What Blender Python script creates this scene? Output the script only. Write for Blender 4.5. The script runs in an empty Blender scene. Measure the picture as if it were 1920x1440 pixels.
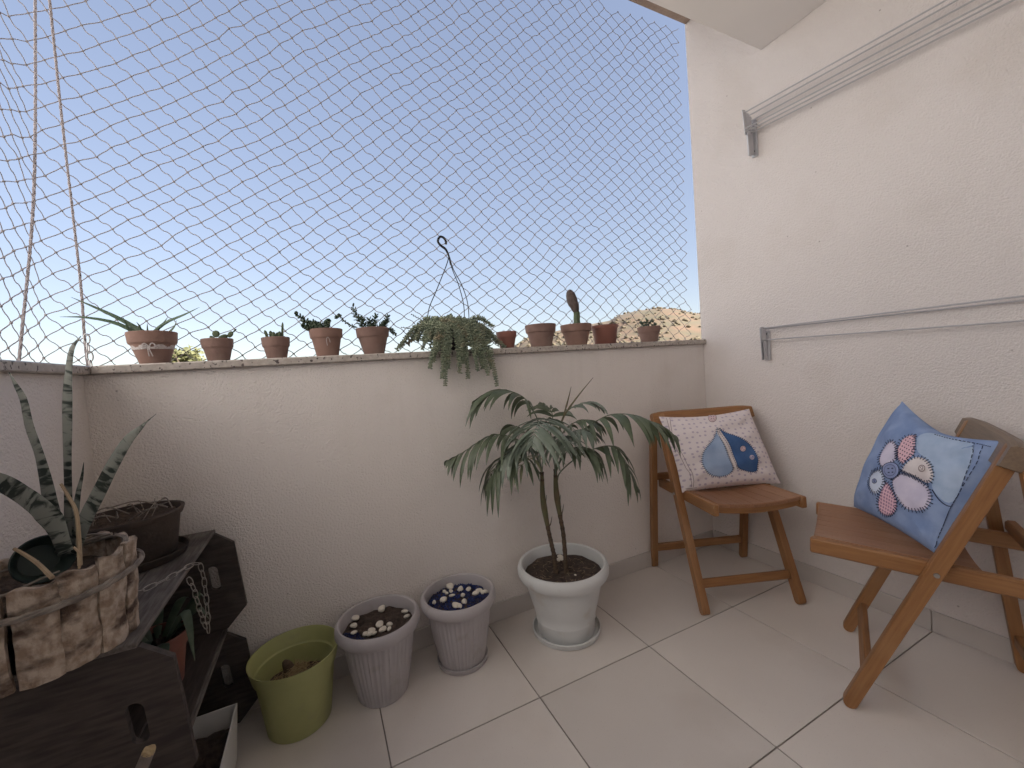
import bpy, math, random
import numpy as np
from mathutils import Vector, Matrix
rnd = random.Random(7)
sc = bpy.context.scene
COL = sc.collection

# ------------------------------------------------------------------ camera
F_PX = 762.76
YAW, PIT, ROL = 0.4455, -0.03454, 0.0694
CAM = np.array([-1.86573, -1.51444, 1.00965])
_f = np.array([math.sin(YAW)*math.cos(PIT), math.cos(YAW)*math.cos(PIT), math.sin(PIT)])
_r = np.array([math.cos(YAW), -math.sin(YAW), 0]); _d = np.cross(_f, _r)
_r2 = math.cos(ROL)*_r + math.sin(ROL)*_d; _d2 = -math.sin(ROL)*_r + math.cos(ROL)*_d
RM = np.array([_r2, _d2, _f])
cd = bpy.data.cameras.new('camera'); cam = bpy.data.objects.new('camera', cd); COL.objects.link(cam)
cd.sensor_width = 36; cd.lens = F_PX/1920*36; cd.clip_start = 0.02; cd.clip_end = 20000
cam.matrix_world = Matrix(((_r2[0], -_d2[0], -_f[0], CAM[0]), (_r2[1], -_d2[1], -_f[1], CAM[1]), (_r2[2], -_d2[2], -_f[2], CAM[2]), (0, 0, 0, 1)))
sc.camera = cam

# ------------------------------------------------------------------ sky, sun, exposure
SUN_EL, SUN_AZ = math.radians(30), math.radians(146)
w = bpy.data.worlds.new('World'); sc.world = w; w.use_nodes = True
nt = w.node_tree
bg = nt.nodes['Background']; sky = nt.nodes.new('ShaderNodeTexSky'); sky.sky_type = 'NISHITA'
sky.sun_disc = False; sky.sun_elevation = SUN_EL; sky.sun_rotation = SUN_AZ
sky.altitude = 700; sky.air_density = 1.0; sky.dust_density = 1.0; sky.ozone_density = 1.0
hs = nt.nodes.new('ShaderNodeHueSaturation'); hs.inputs['Saturation'].default_value = 1.2; hs.inputs['Hue'].default_value = .518
gm = nt.nodes.new('ShaderNodeGamma'); gm.inputs[1].default_value = .48
nt.links.new(sky.outputs[0], gm.inputs[0]); nt.links.new(gm.outputs[0], hs.inputs['Color']); nt.links.new(hs.outputs[0], bg.inputs[0]); bg.inputs[1].default_value = 0.075
sd = bpy.data.lights.new('sun', 'SUN'); sun = bpy.data.objects.new('sun', sd); COL.objects.link(sun)
sd.energy = 4.2; sd.angle = math.radians(0.5); sd.color = (1.0, 0.958, 0.93)
sv = Vector((math.sin(SUN_AZ)*math.cos(SUN_EL), math.cos(SUN_AZ)*math.cos(SUN_EL), math.sin(SUN_EL)))
sun.rotation_euler = sv.to_track_quat('Z', 'Y').to_euler(); sun.location = sv*60
sc.view_settings.view_transform = 'Standard'; sc.view_settings.look = 'None'
sc.view_settings.exposure = 2.52; sc.view_settings.gamma = 1
sc.view_settings.use_curve_mapping = False
sc.render.engine = 'CYCLES'
sc.cycles.max_bounces = 12; sc.cycles.diffuse_bounces = 8

# ------------------------------------------------------------------ pixel helpers (a pixel gives a direction, a surface gives the distance)
def ray(x, y): return RM.T @ np.array([(x-960)/F_PX, (y-720)/F_PX, 1.0])
def at(x, y, ax, v):
    d = ray(x, y); i = 'XYZ'.index(ax); return CAM + d*((v-CAM[i])/d[i])
def atdep(x, y, dep): return CAM + ray(x, y)*dep
def project(P):
    q = RM @ (np.asarray(P, float)-CAM); return np.array([960+F_PX*q[0]/q[2], 720+F_PX*q[1]/q[2]])
def depth_of(P): return float(_f @ (np.asarray(P, float)-CAM))

# ------------------------------------------------------------------ materials
MATS = {}
def lin(r, g, b):
    return tuple(((c/255+0.055)/1.055)**2.4 if c/255 > 0.04045 else c/255/12.92 for c in (r, g, b))
def mat(name, col, rough=0.6, col2=None, scale=8, detail=6, bump=0, bscale=80, coord='Object', stretch=(1, 1, 1), spec=0.4, lo=0.35, hi=0.65,
        metal=0, trans=0, col3=None, scale3=3, lo3=.5, hi3=.65, bdetail=4):
    if name in MATS: return MATS[name]
    m = bpy.data.materials.new(name); m.use_nodes = True; t = m.node_tree; n = t.nodes; L = t.links.new
    b = n['Principled BSDF']; b.inputs['Roughness'].default_value = rough; b.inputs['Metallic'].default_value = metal
    b.inputs['Specular IOR Level'].default_value = spec
    b.inputs['Base Color'].default_value = (*col, 1)
    if coord == 'World':
        tc = n.new('ShaderNodeNewGeometry'); src = tc.outputs['Position']
    elif coord == 'tc':
        tc = n.new('ShaderNodeAttribute'); tc.attribute_name = 'tc'; src = tc.outputs['Vector']
    else:
        tc = n.new('ShaderNodeTexCoord'); src = tc.outputs['Object']
    mp = n.new('ShaderNodeMapping'); mp.inputs['Scale'].default_value = stretch; L(src, mp.inputs[0])
    out = None
    if col2:
        ns = n.new('ShaderNodeTexNoise'); ns.inputs['Scale'].default_value = scale; ns.inputs['Detail'].default_value = detail; L(mp.outputs[0], ns.inputs['Vector'])
        mr = n.new('ShaderNodeMapRange'); mr.inputs[1].default_value = lo; mr.inputs[2].default_value = hi; L(ns.outputs['Fac'], mr.inputs[0])
        mx = n.new('ShaderNodeMix'); mx.data_type = 'RGBA'; L(mr.outputs[0], mx.inputs['Factor'])
        mx.inputs['A'].default_value = (*col, 1); mx.inputs['B'].default_value = (*col2, 1); out = mx.outputs['Result']
        if col3:
            n3 = n.new('ShaderNodeTexNoise'); n3.inputs['Scale'].default_value = scale3; n3.inputs['Detail'].default_value = 5; L(src, n3.inputs['Vector'])
            m3 = n.new('ShaderNodeMapRange'); m3.inputs[1].default_value = lo3; m3.inputs[2].default_value = hi3; L(n3.outputs['Fac'], m3.inputs[0])
            mx3 = n.new('ShaderNodeMix'); mx3.data_type = 'RGBA'; L(m3.outputs[0], mx3.inputs['Factor']); L(out, mx3.inputs['A'])
            mx3.inputs['B'].default_value = (*col3, 1); out = mx3.outputs['Result']
        L(out, b.inputs['Base Color'])
    if bump:
        nb = n.new('ShaderNodeTexNoise'); nb.inputs['Scale'].default_value = bscale; nb.inputs['Detail'].default_value = bdetail; L(mp.outputs[0], nb.inputs['Vector'])
        bp = n.new('ShaderNodeBump'); bp.inputs['Strength'].default_value = 1.0; bp.inputs['Distance'].default_value = bump
        L(nb.outputs['Fac'], bp.inputs['Height']); L(bp.outputs[0], b.inputs['Normal'])
    if trans:
        b.inputs['Subsurface Weight'].default_value = 0
        tr = n.new('ShaderNodeBsdfTranslucent'); ms = n.new('ShaderNodeMixShader'); ms.inputs[0].default_value = trans
        if out: L(out, tr.inputs[0])
        else: tr.inputs[0].default_value = (*col, 1)
        L(b.outputs[0], ms.inputs[1]); L(tr.outputs[0], ms.inputs[2]); L(ms.outputs[0], n['Material Output'].inputs[0])
    m['_n'] = 1
    MATS[name] = m
    return m

M = {}
def stucco(name, c, c2, streak=.13):
    m = mat(name, c, .9, c2, 1.6, 6, spec=.15, lo=.3, hi=.75, coord='World', col3=(c[0]*.86, c[1]*.84, c[2]*.81), scale3=2.3, lo3=.55, hi3=.80)
    t = m.node_tree; n = t.nodes; L = t.links.new
    tc = n.new('ShaderNodeTexCoord')
    a = n.new('ShaderNodeTexNoise'); a.inputs['Scale'].default_value = 150; a.inputs['Detail'].default_value = 3; a.inputs['Roughness'].default_value = .6
    v = n.new('ShaderNodeTexVoronoi'); v.inputs['Scale'].default_value = 210; v.feature = 'SMOOTH_F1'
    L(tc.outputs['Object'], a.inputs['Vector']); L(tc.outputs['Object'], v.inputs['Vector'])
    ad = n.new('ShaderNodeMath'); ad.operation = 'MULTIPLY_ADD'; L(v.outputs['Distance'], ad.inputs[0]); ad.inputs[1].default_value = -.35; L(a.outputs['Fac'], ad.inputs[2])
    bp = n.new('ShaderNodeBump'); bp.inputs['Strength'].default_value = .75; bp.inputs['Distance'].default_value = .0075
    L(ad.outputs[0], bp.inputs['Height']); L(bp.outputs[0], n['Principled BSDF'].inputs['Normal'])
    # vertical darker streaks, stronger towards the coping, on top of the paint colour
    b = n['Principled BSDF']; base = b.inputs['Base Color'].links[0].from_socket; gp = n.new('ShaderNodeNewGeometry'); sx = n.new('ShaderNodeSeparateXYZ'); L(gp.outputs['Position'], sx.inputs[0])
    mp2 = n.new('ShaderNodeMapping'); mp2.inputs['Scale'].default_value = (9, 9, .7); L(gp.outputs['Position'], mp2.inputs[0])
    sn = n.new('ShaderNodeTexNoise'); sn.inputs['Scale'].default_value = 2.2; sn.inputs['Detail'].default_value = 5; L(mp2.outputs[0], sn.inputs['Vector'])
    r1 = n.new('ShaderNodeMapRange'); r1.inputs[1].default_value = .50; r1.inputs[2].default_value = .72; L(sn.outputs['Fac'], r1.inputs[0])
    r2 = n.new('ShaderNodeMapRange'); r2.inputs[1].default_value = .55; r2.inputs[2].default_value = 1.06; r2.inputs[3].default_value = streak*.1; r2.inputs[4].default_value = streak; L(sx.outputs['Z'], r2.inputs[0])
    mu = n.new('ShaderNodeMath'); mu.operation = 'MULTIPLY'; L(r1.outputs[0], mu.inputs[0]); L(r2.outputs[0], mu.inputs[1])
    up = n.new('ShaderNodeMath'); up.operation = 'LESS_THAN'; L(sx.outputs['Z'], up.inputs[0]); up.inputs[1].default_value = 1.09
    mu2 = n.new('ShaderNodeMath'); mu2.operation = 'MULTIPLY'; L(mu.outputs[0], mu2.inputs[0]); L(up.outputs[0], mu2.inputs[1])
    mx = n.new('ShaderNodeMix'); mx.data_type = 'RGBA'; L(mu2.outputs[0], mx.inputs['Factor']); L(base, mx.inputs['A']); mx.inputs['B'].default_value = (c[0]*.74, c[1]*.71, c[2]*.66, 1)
    # scattered specks of dirt
    sp = n.new('ShaderNodeTexVoronoi'); sp.inputs['Scale'].default_value = 9; L(gp.outputs['Position'], sp.inputs['Vector'])
    r3 = n.new('ShaderNodeMapRange'); r3.inputs[1].default_value = .016; r3.inputs[2].default_value = .034; r3.inputs[3].default_value = .5; r3.inputs[4].default_value = 0; L(sp.outputs['Distance'], r3.inputs[0])
    mx2 = n.new('ShaderNodeMix'); mx2.data_type = 'RGBA'; L(r3.outputs[0], mx2.inputs['Factor']); L(mx.outputs['Result'], mx2.inputs['A']); mx2.inputs['B'].default_value = (.16, .12, .09, 1)
    L(mx2.outputs['Result'], b.inputs['Base Color'])
    return m
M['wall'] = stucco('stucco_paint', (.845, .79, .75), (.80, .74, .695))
M['sidewall'] = stucco('stucco_paint_side_dimmed', (.765, .715, .69), (.72, .67, .64), 0.0)  # same paint as the parapets, colour lowered to dim this strongly lit wall
M['facade'] = mat('facade_paint', (.84, .82, .80), .8)
M['bounce_block'] = mat('bounce_building_paint', (.62, .605, .59), .8, (.58, .565, .55), .8, 6)
M['ceil'] = mat('ceiling_paint', (.84, .81, .79), .75, (.80, .77, .75), 2)
M['beam'] = mat('beam_concrete', (.34, .26, .22), .85, (.26, .19, .16), 12, bump=.004, bscale=60)
M['tile'] = mat('porcelain_tile', (.735, .685, .64), .40, (.68, .63, .585), 3.5, 9, lo=.25, hi=.75, spec=.45, coord='World', col3=(.62, .56, .505), scale3=2.6, lo3=.52, hi3=.80)
def tile_tone(m):
    n = m.node_tree.nodes; L = m.node_tree.links.new; b = n['Principled BSDF']; src = b.inputs['Base Color'].links[0].from_socket
    oi = n.new('ShaderNodeObjectInfo'); mr = n.new('ShaderNodeMapRange'); mr.inputs[3].default_value = .90; mr.inputs[4].default_value = 1.05; L(oi.outputs['Random'], mr.inputs[0])
    mx = n.new('ShaderNodeMix'); mx.data_type = 'RGBA'; mx.blend_type = 'MULTIPLY'; mx.inputs['Factor'].default_value = 1; L(src, mx.inputs['A']); L(mr.outputs[0], mx.inputs['B']); L(mx.outputs['Result'], b.inputs['Base Color'])
    sp = n.new('ShaderNodeTexNoise'); sp.inputs['Scale'].default_value = 260; sp.inputs['Detail'].default_value = 2; gp = n.new('ShaderNodeNewGeometry'); L(gp.outputs['Position'], sp.inputs['Vector'])
    r = n.new('ShaderNodeMapRange'); r.inputs[1].default_value = .66; r.inputs[2].default_value = .74; r.inputs[3].default_value = 0; r.inputs[4].default_value = .35; L(sp.outputs['Fac'], r.inputs[0])
    m2 = n.new('ShaderNodeMix'); m2.data_type = 'RGBA'; L(r.outputs[0], m2.inputs['Factor']); L(mx.outputs['Result'], m2.inputs['A']); m2.inputs['B'].default_value = (.34, .29, .25, 1); L(m2.outputs['Result'], b.inputs['Base Color'])
tile_tone(M['tile'])
M['skirt'] = mat('skirting_porcelain', (.58, .54, .51), .45, (.53, .49, .46), 6, 8, spec=.4)
M['grout'] = mat('grout', (.34, .305, .28), .9, (.22, .19, .17), 5, coord='World')
def granite():
    m = mat('granite', (.52, .47, .42), .45, (.40, .35, .31), 60, 5, spec=.4)
    t = m.node_tree; n = t.nodes; L = t.links.new; b = n['Principled BSDF']
    src = b.inputs['Base Color'].links[0].from_socket
    tc = n.new('ShaderNodeTexCoord')
    v = n.new('ShaderNodeTexNoise'); v.inputs['Scale'].default_value = 95; v.inputs['Detail'].default_value = 2; L(tc.outputs['Object'], v.inputs['Vector'])
    mr = n.new('ShaderNodeMapRange'); mr.inputs[1].default_value = .60; mr.inputs[2].default_value = .66; L(v.outputs['Fac'], mr.inputs[0])
    mx = n.new('ShaderNodeMix'); mx.data_type = 'RGBA'; L(mr.outputs[0], mx.inputs['Factor']); L(src, mx.inputs['A']); mx.inputs['B'].default_value = (.10, .08, .075, 1)
    L(mx.outputs['Result'], b.inputs['Base Color']); return m
M['granite'] = granite()
M['cord'] = mat('net_cord', (.36, .335, .34), 1.0, spec=.05)
M['rope'] = mat('rope', (.46, .42, .42), 1.0, (.34, .30, .30), 60, coord='Object', stretch=(1, 1, 6), spec=.05)
M['terra'] = mat('terracotta', (.285, .175, .138), .85, (.24, .145, .115), 18, 6, bump=.0012, bscale=120, col3=(.29, .20, .165), scale3=9, lo3=.56, hi3=.75)
M['terra_dark'] = mat('terracotta_weathered', (.26, .168, .138), .9, (.21, .132, .11), 20, 6, bump=.0012, bscale=120, col3=(.26, .19, .16), scale3=11, lo3=.55, hi3=.72)
M['redplastic'] = mat('red_plastic', (.25, .105, .078), .5, (.21, .085, .064), 10)
M['darkplastic'] = mat('dark_plastic', (.045, .035, .05), .45)
M['blackplastic'] = mat('black_plastic', (.02, .02, .022), .4)
M['soil'] = mat('soil', (.045, .032, .026), .95, (.085, .06, .048), 70, 8, bump=.008, bscale=130)
M['soil_dry'] = mat('dry_soil', (.10, .07, .05), .95, (.055, .038, .028), 60, 8, bump=.008, bscale=130)
M['gravel'] = mat('blue_gravel', (.015, .035, .16), .45, (.01, .015, .06), 40)
M['pebble'] = mat('white_pebble', (.78, .74, .66), .5, (.62, .55, .46), 30, 4)
M['greypot'] = mat('grey_plastic_pot', (.46, .43, .44), .5, (.42, .39, .395), 9, 8, col3=(.33, .29, .26), scale3=14, lo3=.60, hi3=.80)
M['whitepot'] = mat('white_plastic_pot', (.66, .67, .665), .42, (.605, .61, .60), 7, 9, col3=(.50, .45, .39), scale3=13, lo3=.58, hi3=.82)
M['limepot'] = mat('lime_plastic_pot', (.46, .47, .205), .42, (.41, .42, .18), 9, 8, trans=.10, col3=(.36, .33, .19), scale3=15, lo3=.60, hi3=.82)
M['brownpot'] = mat('weathered_brown_pot', (.075, .056, .046), .9, (.048, .036, .030), 14, 8, bump=.002, bscale=60)
M['greenpot'] = mat('dark_green_plastic', (.035, .05, .042), .45, (.045, .06, .052), 14)
M['straw'] = mat('straw', (.46, .35, .19), .8, (.33, .24, .13), 60)
M['twig'] = mat('dry_twig', (.40, .31, .20), .85, (.28, .20, .13), 40)
M['whitebox'] = mat('white_planter', (.66, .65, .63), .5)
M['alu'] = mat('aluminium', (.56, .56, .58), .45, metal=.55, spec=.5)
M['wire'] = mat('white_coated_wire', (.45, .44, .45), .4)
M['steel'] = mat('steel', (.45, .44, .43), .35, metal=.9)
M['steel_dull'] = mat('dull_chain_steel', (.42, .39, .35), .5, metal=.6)
M['palm'] = mat('palm_leaf', (.085, .112, .062), .42, (.13, .158, .10), 25, 4, spec=.5, trans=.2)
M['palm_pale'] = mat('palm_leaf_pale', (.20, .235, .185), .45, (.14, .175, .13), 25, 4, spec=.5, trans=.15)
M['palm_dry'] = mat('palm_leaf_bleached', (.42, .42, .27), .6, (.30, .32, .18), 25, 4, trans=.15)
M['palmstem'] = mat('palm_stem', (.115, .12, .055), .6, (.15, .11, .065), 30, 4)
M['palmtrunk'] = mat('palm_trunk', (.12, .085, .055), .8, (.07, .045, .03), 60, 5, stretch=(1, 1, 3), bump=.002, bscale=90)
M['aloe'] = mat('aloe_leaf', (.085, .14, .085), .5, (.13, .18, .12), 40)
M['cactus'] = mat('cactus', (.075, .105, .055), .7, (.11, .14, .08), 60, bump=.002, bscale=200)
M['cactus_dark'] = mat('cactus_wooly', (.10, .075, .065), .9, (.14, .11, .10), 90, bump=.004, bscale=150)
M['succ'] = mat('succulent_dark', (.055, .085, .055), .5, (.09, .12, .08), 50)
M['succ2'] = mat('succulent_brown', (.10, .10, .055), .5, (.15, .11, .07), 50)
M['sedum'] = mat('sedum', (.31, .34, .235), .55, (.18, .22, .155), 70, 3, col3=(.33, .27, .18), scale3=16, lo3=.56, hi3=.70)
M['lace'] = mat('lace_ribbon', (.62, .58, .56), .9, (.40, .34, .32), 300)
M['crate'] = mat('dark_stained_wood', (.042, .032, .029), .75, (.075, .060, .052), 9, 8, coord='tc', stretch=(2, 14, 14), bump=.002, bscale=8, col3=(.10, .085, .075), scale3=9, lo3=.60, hi3=.8)
M['crate_top'] = mat('weathered_grey_wood', (.10, .085, .075), .8, (.18, .16, .145), 8, 8, coord='tc', stretch=(2, 22, 22), bump=.003, bscale=9, col3=(.04, .03, .026), scale3=8, lo3=.5, hi3=.72)
M['bark'] = mat('pale_bark_slat', (.50, .41, .33), .9, (.30, .22, .16), 9, 9, coord='tc', stretch=(5, 11, 11), bump=.010, bscale=11, col3=(.085, .055, .04), scale3=34, lo3=.50, hi3=.66, bdetail=8, lo=.42, hi=.6)
M['vine'] = mat('grey_vine', (.30, .26, .22), .9, (.17, .14, .12), 40, 5, bump=.002, bscale=60)
def wood(name, c, c2, c3):
    return mat(name, c, .42, c2, 7, 7, coord='tc', stretch=(1.5, 26, 26), spec=.4, bump=.0008, bscale=9, lo=.3, hi=.7, col3=c3, scale3=3, lo3=.5, hi3=.8)
M['wood'] = wood('oiled_wood', (.33, .160, .062), (.235, .108, .042), (.38, .21, .10))
M['wood_seat'] = wood('oiled_wood_seat', (.34, .172, .090), (.25, .118, .062), (.40, .225, .135))
M['wood_grey'] = wood('sunbleached_wood', (.22, .155, .105), (.16, .11, .075), (.30, .24, .18))
def sans():
    m = mat('snake_plant_leaf', (.115, .150, .115), .5, spec=.4)
    t = m.node_tree; n = t.nodes; L = t.links.new; b = n['Principled BSDF']
    a = n.new('ShaderNodeAttribute'); a.attribute_name = 'tc'
    wv = n.new('ShaderNodeTexNoise'); mp = n.new('ShaderNodeMapping'); mp.inputs['Scale'].default_value = (46, 16, 1); L(a.outputs['Vector'], mp.inputs[0])
    wv.inputs['Scale'].default_value = 1.6; wv.inputs['Detail'].default_value = 4; wv.inputs['Distortion'].default_value = .9; L(mp.outputs[0], wv.inputs['Vector'])
    cr = n.new('ShaderNodeValToRGB'); e = cr.color_ramp.elements
    e[0].position = .44; e[0].color = (.016, .024, .018, 1); e[1].position = .55; e[1].color = (.215, .225, .195, 1)
    L(wv.outputs['Fac'], cr.inputs[0]); L(cr.outputs[0], b.inputs['Base Color']); return m
M['sans'] = sans()
def fabric(name, c, c2, weave=900, b=.0006, sc2=20):
    return mat(name, c, .9, c2, sc2, 6, bump=b, bscale=weave, spec=.1)
M['denim'] = fabric('denim_blue', lin(146, 165, 200), lin(126, 147, 186))
M['denim_light'] = fabric('denim_light', lin(176, 193, 216), lin(156, 176, 203))
M['denim_dark'] = fabric('denim_navy', lin(82, 112, 158), lin(66, 96, 142))
M['denim_pale'] = fabric('denim_pale', lin(168, 186, 212), lin(140, 162, 196), sc2=9)
M['lilac'] = fabric('lilac_cloth', lin(212, 206, 222), lin(196, 190, 210))
M['ice'] = fabric('ice_cloth', lin(208, 218, 234), lin(196, 206, 226))
M['cream'] = fabric('cream_cloth', lin(226, 218, 216), lin(200, 190, 190), sc2=12)
M['thread'] = mat('dark_thread', lin(48, 56, 82), .9)
M['thread_brown'] = mat('brown_thread', lin(112, 88, 88), .9)
M['button_pale'] = mat('pale_button', lin(226, 202, 206), .5)
M['button_blue'] = mat('blue_button', lin(140, 152, 190), .5)
def dotted(name, base, dot, scale, rad, check=False, rnds=0.0):
    m = mat(name, base, .9, spec=.1); t = m.node_tree; n = t.nodes; L = t.links.new; b = n['Principled BSDF']
    a = n.new('ShaderNodeAttribute'); a.attribute_name = 'tc'
    v = n.new('ShaderNodeTexVoronoi'); v.voronoi_dimensions = '2D'; v.inputs['Scale'].default_value = scale; v.inputs['Randomness'].default_value = rnds; L(a.outputs['Vector'], v.inputs['Vector'])
    mr = n.new('ShaderNodeMapRange'); mr.inputs[1].default_value = rad; mr.inputs[2].default_value = rad+.06; mr.inputs[3].default_value = 1; mr.inputs[4].default_value = 0; L(v.outputs['Distance'], mr.inputs[0])
    mx = n.new('ShaderNodeMix'); mx.data_type = 'RGBA'; L(mr.outputs[0], mx.inputs['Factor']); mx.inputs['A'].default_value = (*base, 1); mx.inputs['B'].default_value = (*dot, 1)
    L(mx.outputs['Result'], b.inputs['Base Color']); return m
M['cushion_white'] = dotted('white_print_cloth', lin(226, 216, 216), lin(190, 178, 192), 15, .16, rnds=.45)
M['pink_dot'] = dotted('pink_dotted_cloth', lin(226, 188, 196), lin(70, 56, 80), 30, .18)
M['pink_check'] = dotted('pink_checked_cloth', lin(228, 190, 202), lin(168, 132, 156), 34, .30)
M['hill'] = mat('dry_hillside', (.125, .080, .048), .95, (.085, .072, .042), .03, 8, lo=.40, hi=.62, col3=(.125, .095, .062), scale3=.012, lo3=.5, hi3=.7)
M['ground'] = mat('valley_ground', (.34, .30, .245), .95, (.24, .215, .165), .02, 8)
M['scrub'] = mat('scrub_leaves', (.096, .078, .047), .9, (.112, .088, .053), .3)
M['treeleaf'] = mat('yellow_green_leaf', (.15, .145, .06), .6, (.11, .115, .05), 4, trans=.25)
M['treetrunk'] = mat('tree_bark', (.12, .085, .06), .9, (.08, .055, .04), 10)
M['bounce_shutter'] = mat('white_bounce_slats', (.80, .79, .77), .5)
M['glass'] = mat('door_glass', (.03, .035, .04), .06, spec=.5)
M['frame'] = mat('white_door_frame', (.72, .72, .70), .4)

# ------------------------------------------------------------------ mesh helpers
class MB:
    def __init__(s): s.v = []; s.f = []; s.t = []; s.m = []; s.mi = 0
    def add(s, vs, fs, tc=None):
        o = len(s.v); s.v += [tuple(map(float, x)) for x in vs]
        s.t += [tuple(map(float, x)) for x in (tc if tc is not None else vs)]
        for q in fs: s.f.append(tuple(i+o for i in q)); s.m.append(s.mi)
    def build(s, name, material, parent=None, smooth=True, origin=None):
        o = np.array(origin if origin is not None else (parent['_o'] if parent is not None and '_o' in parent else (0, 0, 0)), float)
        v = np.array(s.v, float).reshape(-1, 3) - o
        me = bpy.data.meshes.new(name); me.from_pydata(v.tolist(), [], s.f)
        mats = material if isinstance(material, (list, tuple)) else [material]
        for m in mats: me.materials.append(m)
        if len(mats) > 1: me.polygons.foreach_set('material_index', s.m)
        a = me.attributes.new('tc', 'FLOAT_VECTOR', 'POINT'); a.data.foreach_set('vector', np.array(s.t, float).ravel())
        me.polygons.foreach_set('use_smooth', [smooth]*len(s.f)); me.update()
        if smooth == 'auto' or smooth is True:
            try: me.set_sharp_from_angle(angle=math.radians(42))
            except Exception: pass
        ob = bpy.data.objects.new(name, me); COL.objects.link(ob)
        if parent is not None:
            ob.parent = parent
            if origin is not None:
                po = np.array(parent.get('_o', (0, 0, 0))); ob.location = Vector(o-po)
        else: ob.location = Vector(o)
        ob['_o'] = tuple(o)
        return ob
def tag(o, label=None, cat=None, group=None, kind=None):
    if label: o['label'] = label
    if cat: o['category'] = cat
    if group: o['group'] = group
    if kind: o['kind'] = kind
    return o
def thing(name, label, cat, loc, group=None):
    o = bpy.data.objects.new(name, None); COL.objects.link(o); o.location = Vector(loc); o['_o'] = tuple(map(float, loc)); o.empty_display_size = .05
    return tag(o, label, cat, group)
def nrm(v):
    v = np.asarray(v, float); l = np.linalg.norm(v); return v/l if l > 1e-12 else v
def rbox(mb, lo, hi, b=.003, tcl=None):
    """chamfered axis-aligned box; tcl: axis order for grain"""
    lo = np.array(lo, float); hi = np.array(hi, float); b = min(b, *(0.45*(hi-lo)))
    box_frame(mb, (lo+hi)/2, np.eye(3), (hi-lo)/2, b, tcl)
def box_frame(mb, c, A, h, b=.003, tcl=None):
    """c centre, A rows = local axes, h half sizes, chamfer b"""
    c = np.array(c, float); A = np.array(A, float); h = np.array(h, float); b = min(b, .45*h.min())
    vs = []; idx = {}
    for sx in (-1, 1):
        for sy in (-1, 1):
            for sz in (-1, 1):
                s = np.array([sx, sy, sz])
                for k in range(3):
                    p = h-b; p = p.copy(); p[k] = h[k]; idx[(sx, sy, sz, k)] = len(vs); vs.append(s*p)
    fs = []
    for k in range(3):
        a, bb = [(1, 2), (2, 0), (0, 1)][k]
        for s in (-1, 1):
            q = []
            for sa, sb in ((-1, -1), (1, -1), (1, 1), (-1, 1)):
                t = [0, 0, 0]; t[k] = s; t[a] = sa; t[bb] = sb; q.append(idx[(*t, k)])
            fs.append(q if s > 0 else q[::-1])
    for k in range(3):   # edges along axis k
        a, bb = [(1, 2), (2, 0), (0, 1)][k]
        for sa in (-1, 1):
            for sb in (-1, 1):
                def g(sk, which):
                    t = [0, 0, 0]; t[k] = sk; t[a] = sa; t[bb] = sb; return idx[(*t, which)]
                q = [g(-1, a), g(1, a), g(1, bb), g(-1, bb)]
                fs.append(q if sa*sb < 0 else q[::-1])
    for sx in (-1, 1):
        for sy in (-1, 1):
            for sz in (-1, 1):
                q = [idx[(sx, sy, sz, k)] for k in range(3)]
                fs.append(q if sx*sy*sz > 0 else q[::-1])
    L = [np.array(v) for v in vs]
    o = tcl if tcl is not None else (0, 1, 2)
    off = c.sum()*3.7
    mb.add([c + v @ A for v in L], fs, [(v[o[0]]+off, v[o[1]]+off*.31, v[o[2]]) for v in L])
def beam(mb, a, b, wx, wy, side, bev=.004):
    """rectangular bar from a to b; wx = size along 'side', wy = other"""
    a = np.array(a, float); b = np.array(b, float); L = np.linalg.norm(b-a); z = (b-a)/L
    x = np.array(side, float); x = nrm(x - z*(x@z)); y = np.cross(z, x)
    box_frame(mb, (a+b)/2, [x, y, z], [wx/2, wy/2, L/2], bev, (2, 0, 1))
def spline(P, n):
    P = np.array(P, float)
    if len(P) == 2: t = np.linspace(0, 1, n)[:, None]; return P[0]*(1-t)+P[1]*t
    Q = np.vstack([2*P[0]-P[1], P, 2*P[-1]-P[-2]]); out = []
    seg = len(P)-1
    for u in np.linspace(0, seg, n):
        i = min(int(u), seg-1); t = u-i; p0, p1, p2, p3 = Q[i:i+4]
        out.append(.5*((2*p1)+(-p0+p2)*t+(2*p0-5*p1+4*p2-p3)*t*t+(-p0+3*p1-3*p2+p3)*t**3))
    return np.array(out)
def frames(P):
    P = np.array(P, float); T = np.gradient(P, axis=0); T = np.array([nrm(t) for t in T])
    up = np.array([0, 0, 1.]) if abs(T[0][2]) < .9 else np.array([1., 0, 0]); N = nrm(np.cross(T[0], up)); out = []
    for t in T:
        N = nrm(N - t*(N@t)); out.append((t, N, np.cross(t, N)))
    return out
def tube(mb, P, r, sides=6, cap=True, closed=False):
    P = np.array(P, float); n = len(P); r = np.full(n, r) if np.isscalar(r) else np.array(r, float)
    fr = frames(P); vs = []; tc = []; Ls = np.concatenate([[0], np.cumsum(np.linalg.norm(np.diff(P, axis=0), axis=1))])
    if closed:
        fr = frames(np.vstack([P[-1:], P, P[:1]]))[1:-1]
    for i in range(n):
        t, a, b = fr[i]
        for k in range(sides):
            th = 2*math.pi*k/sides; vs.append(P[i]+r[i]*(math.cos(th)*a+math.sin(th)*b)); tc.append((Ls[i], r[i]*math.cos(th), r[i]*math.sin(th)))
    fs = []
    for i in range(n if closed else n-1):
        j = (i+1) % n
        for k in range(sides): fs.append((i*sides+k, i*sides+(k+1) % sides, j*sides+(k+1) % sides, j*sides+k))
    if cap and not closed: fs.append(tuple(range(sides))[::-1]); fs.append(tuple((n-1)*sides+k for k in range(sides)))
    mb.add(vs, fs, tc)
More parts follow.
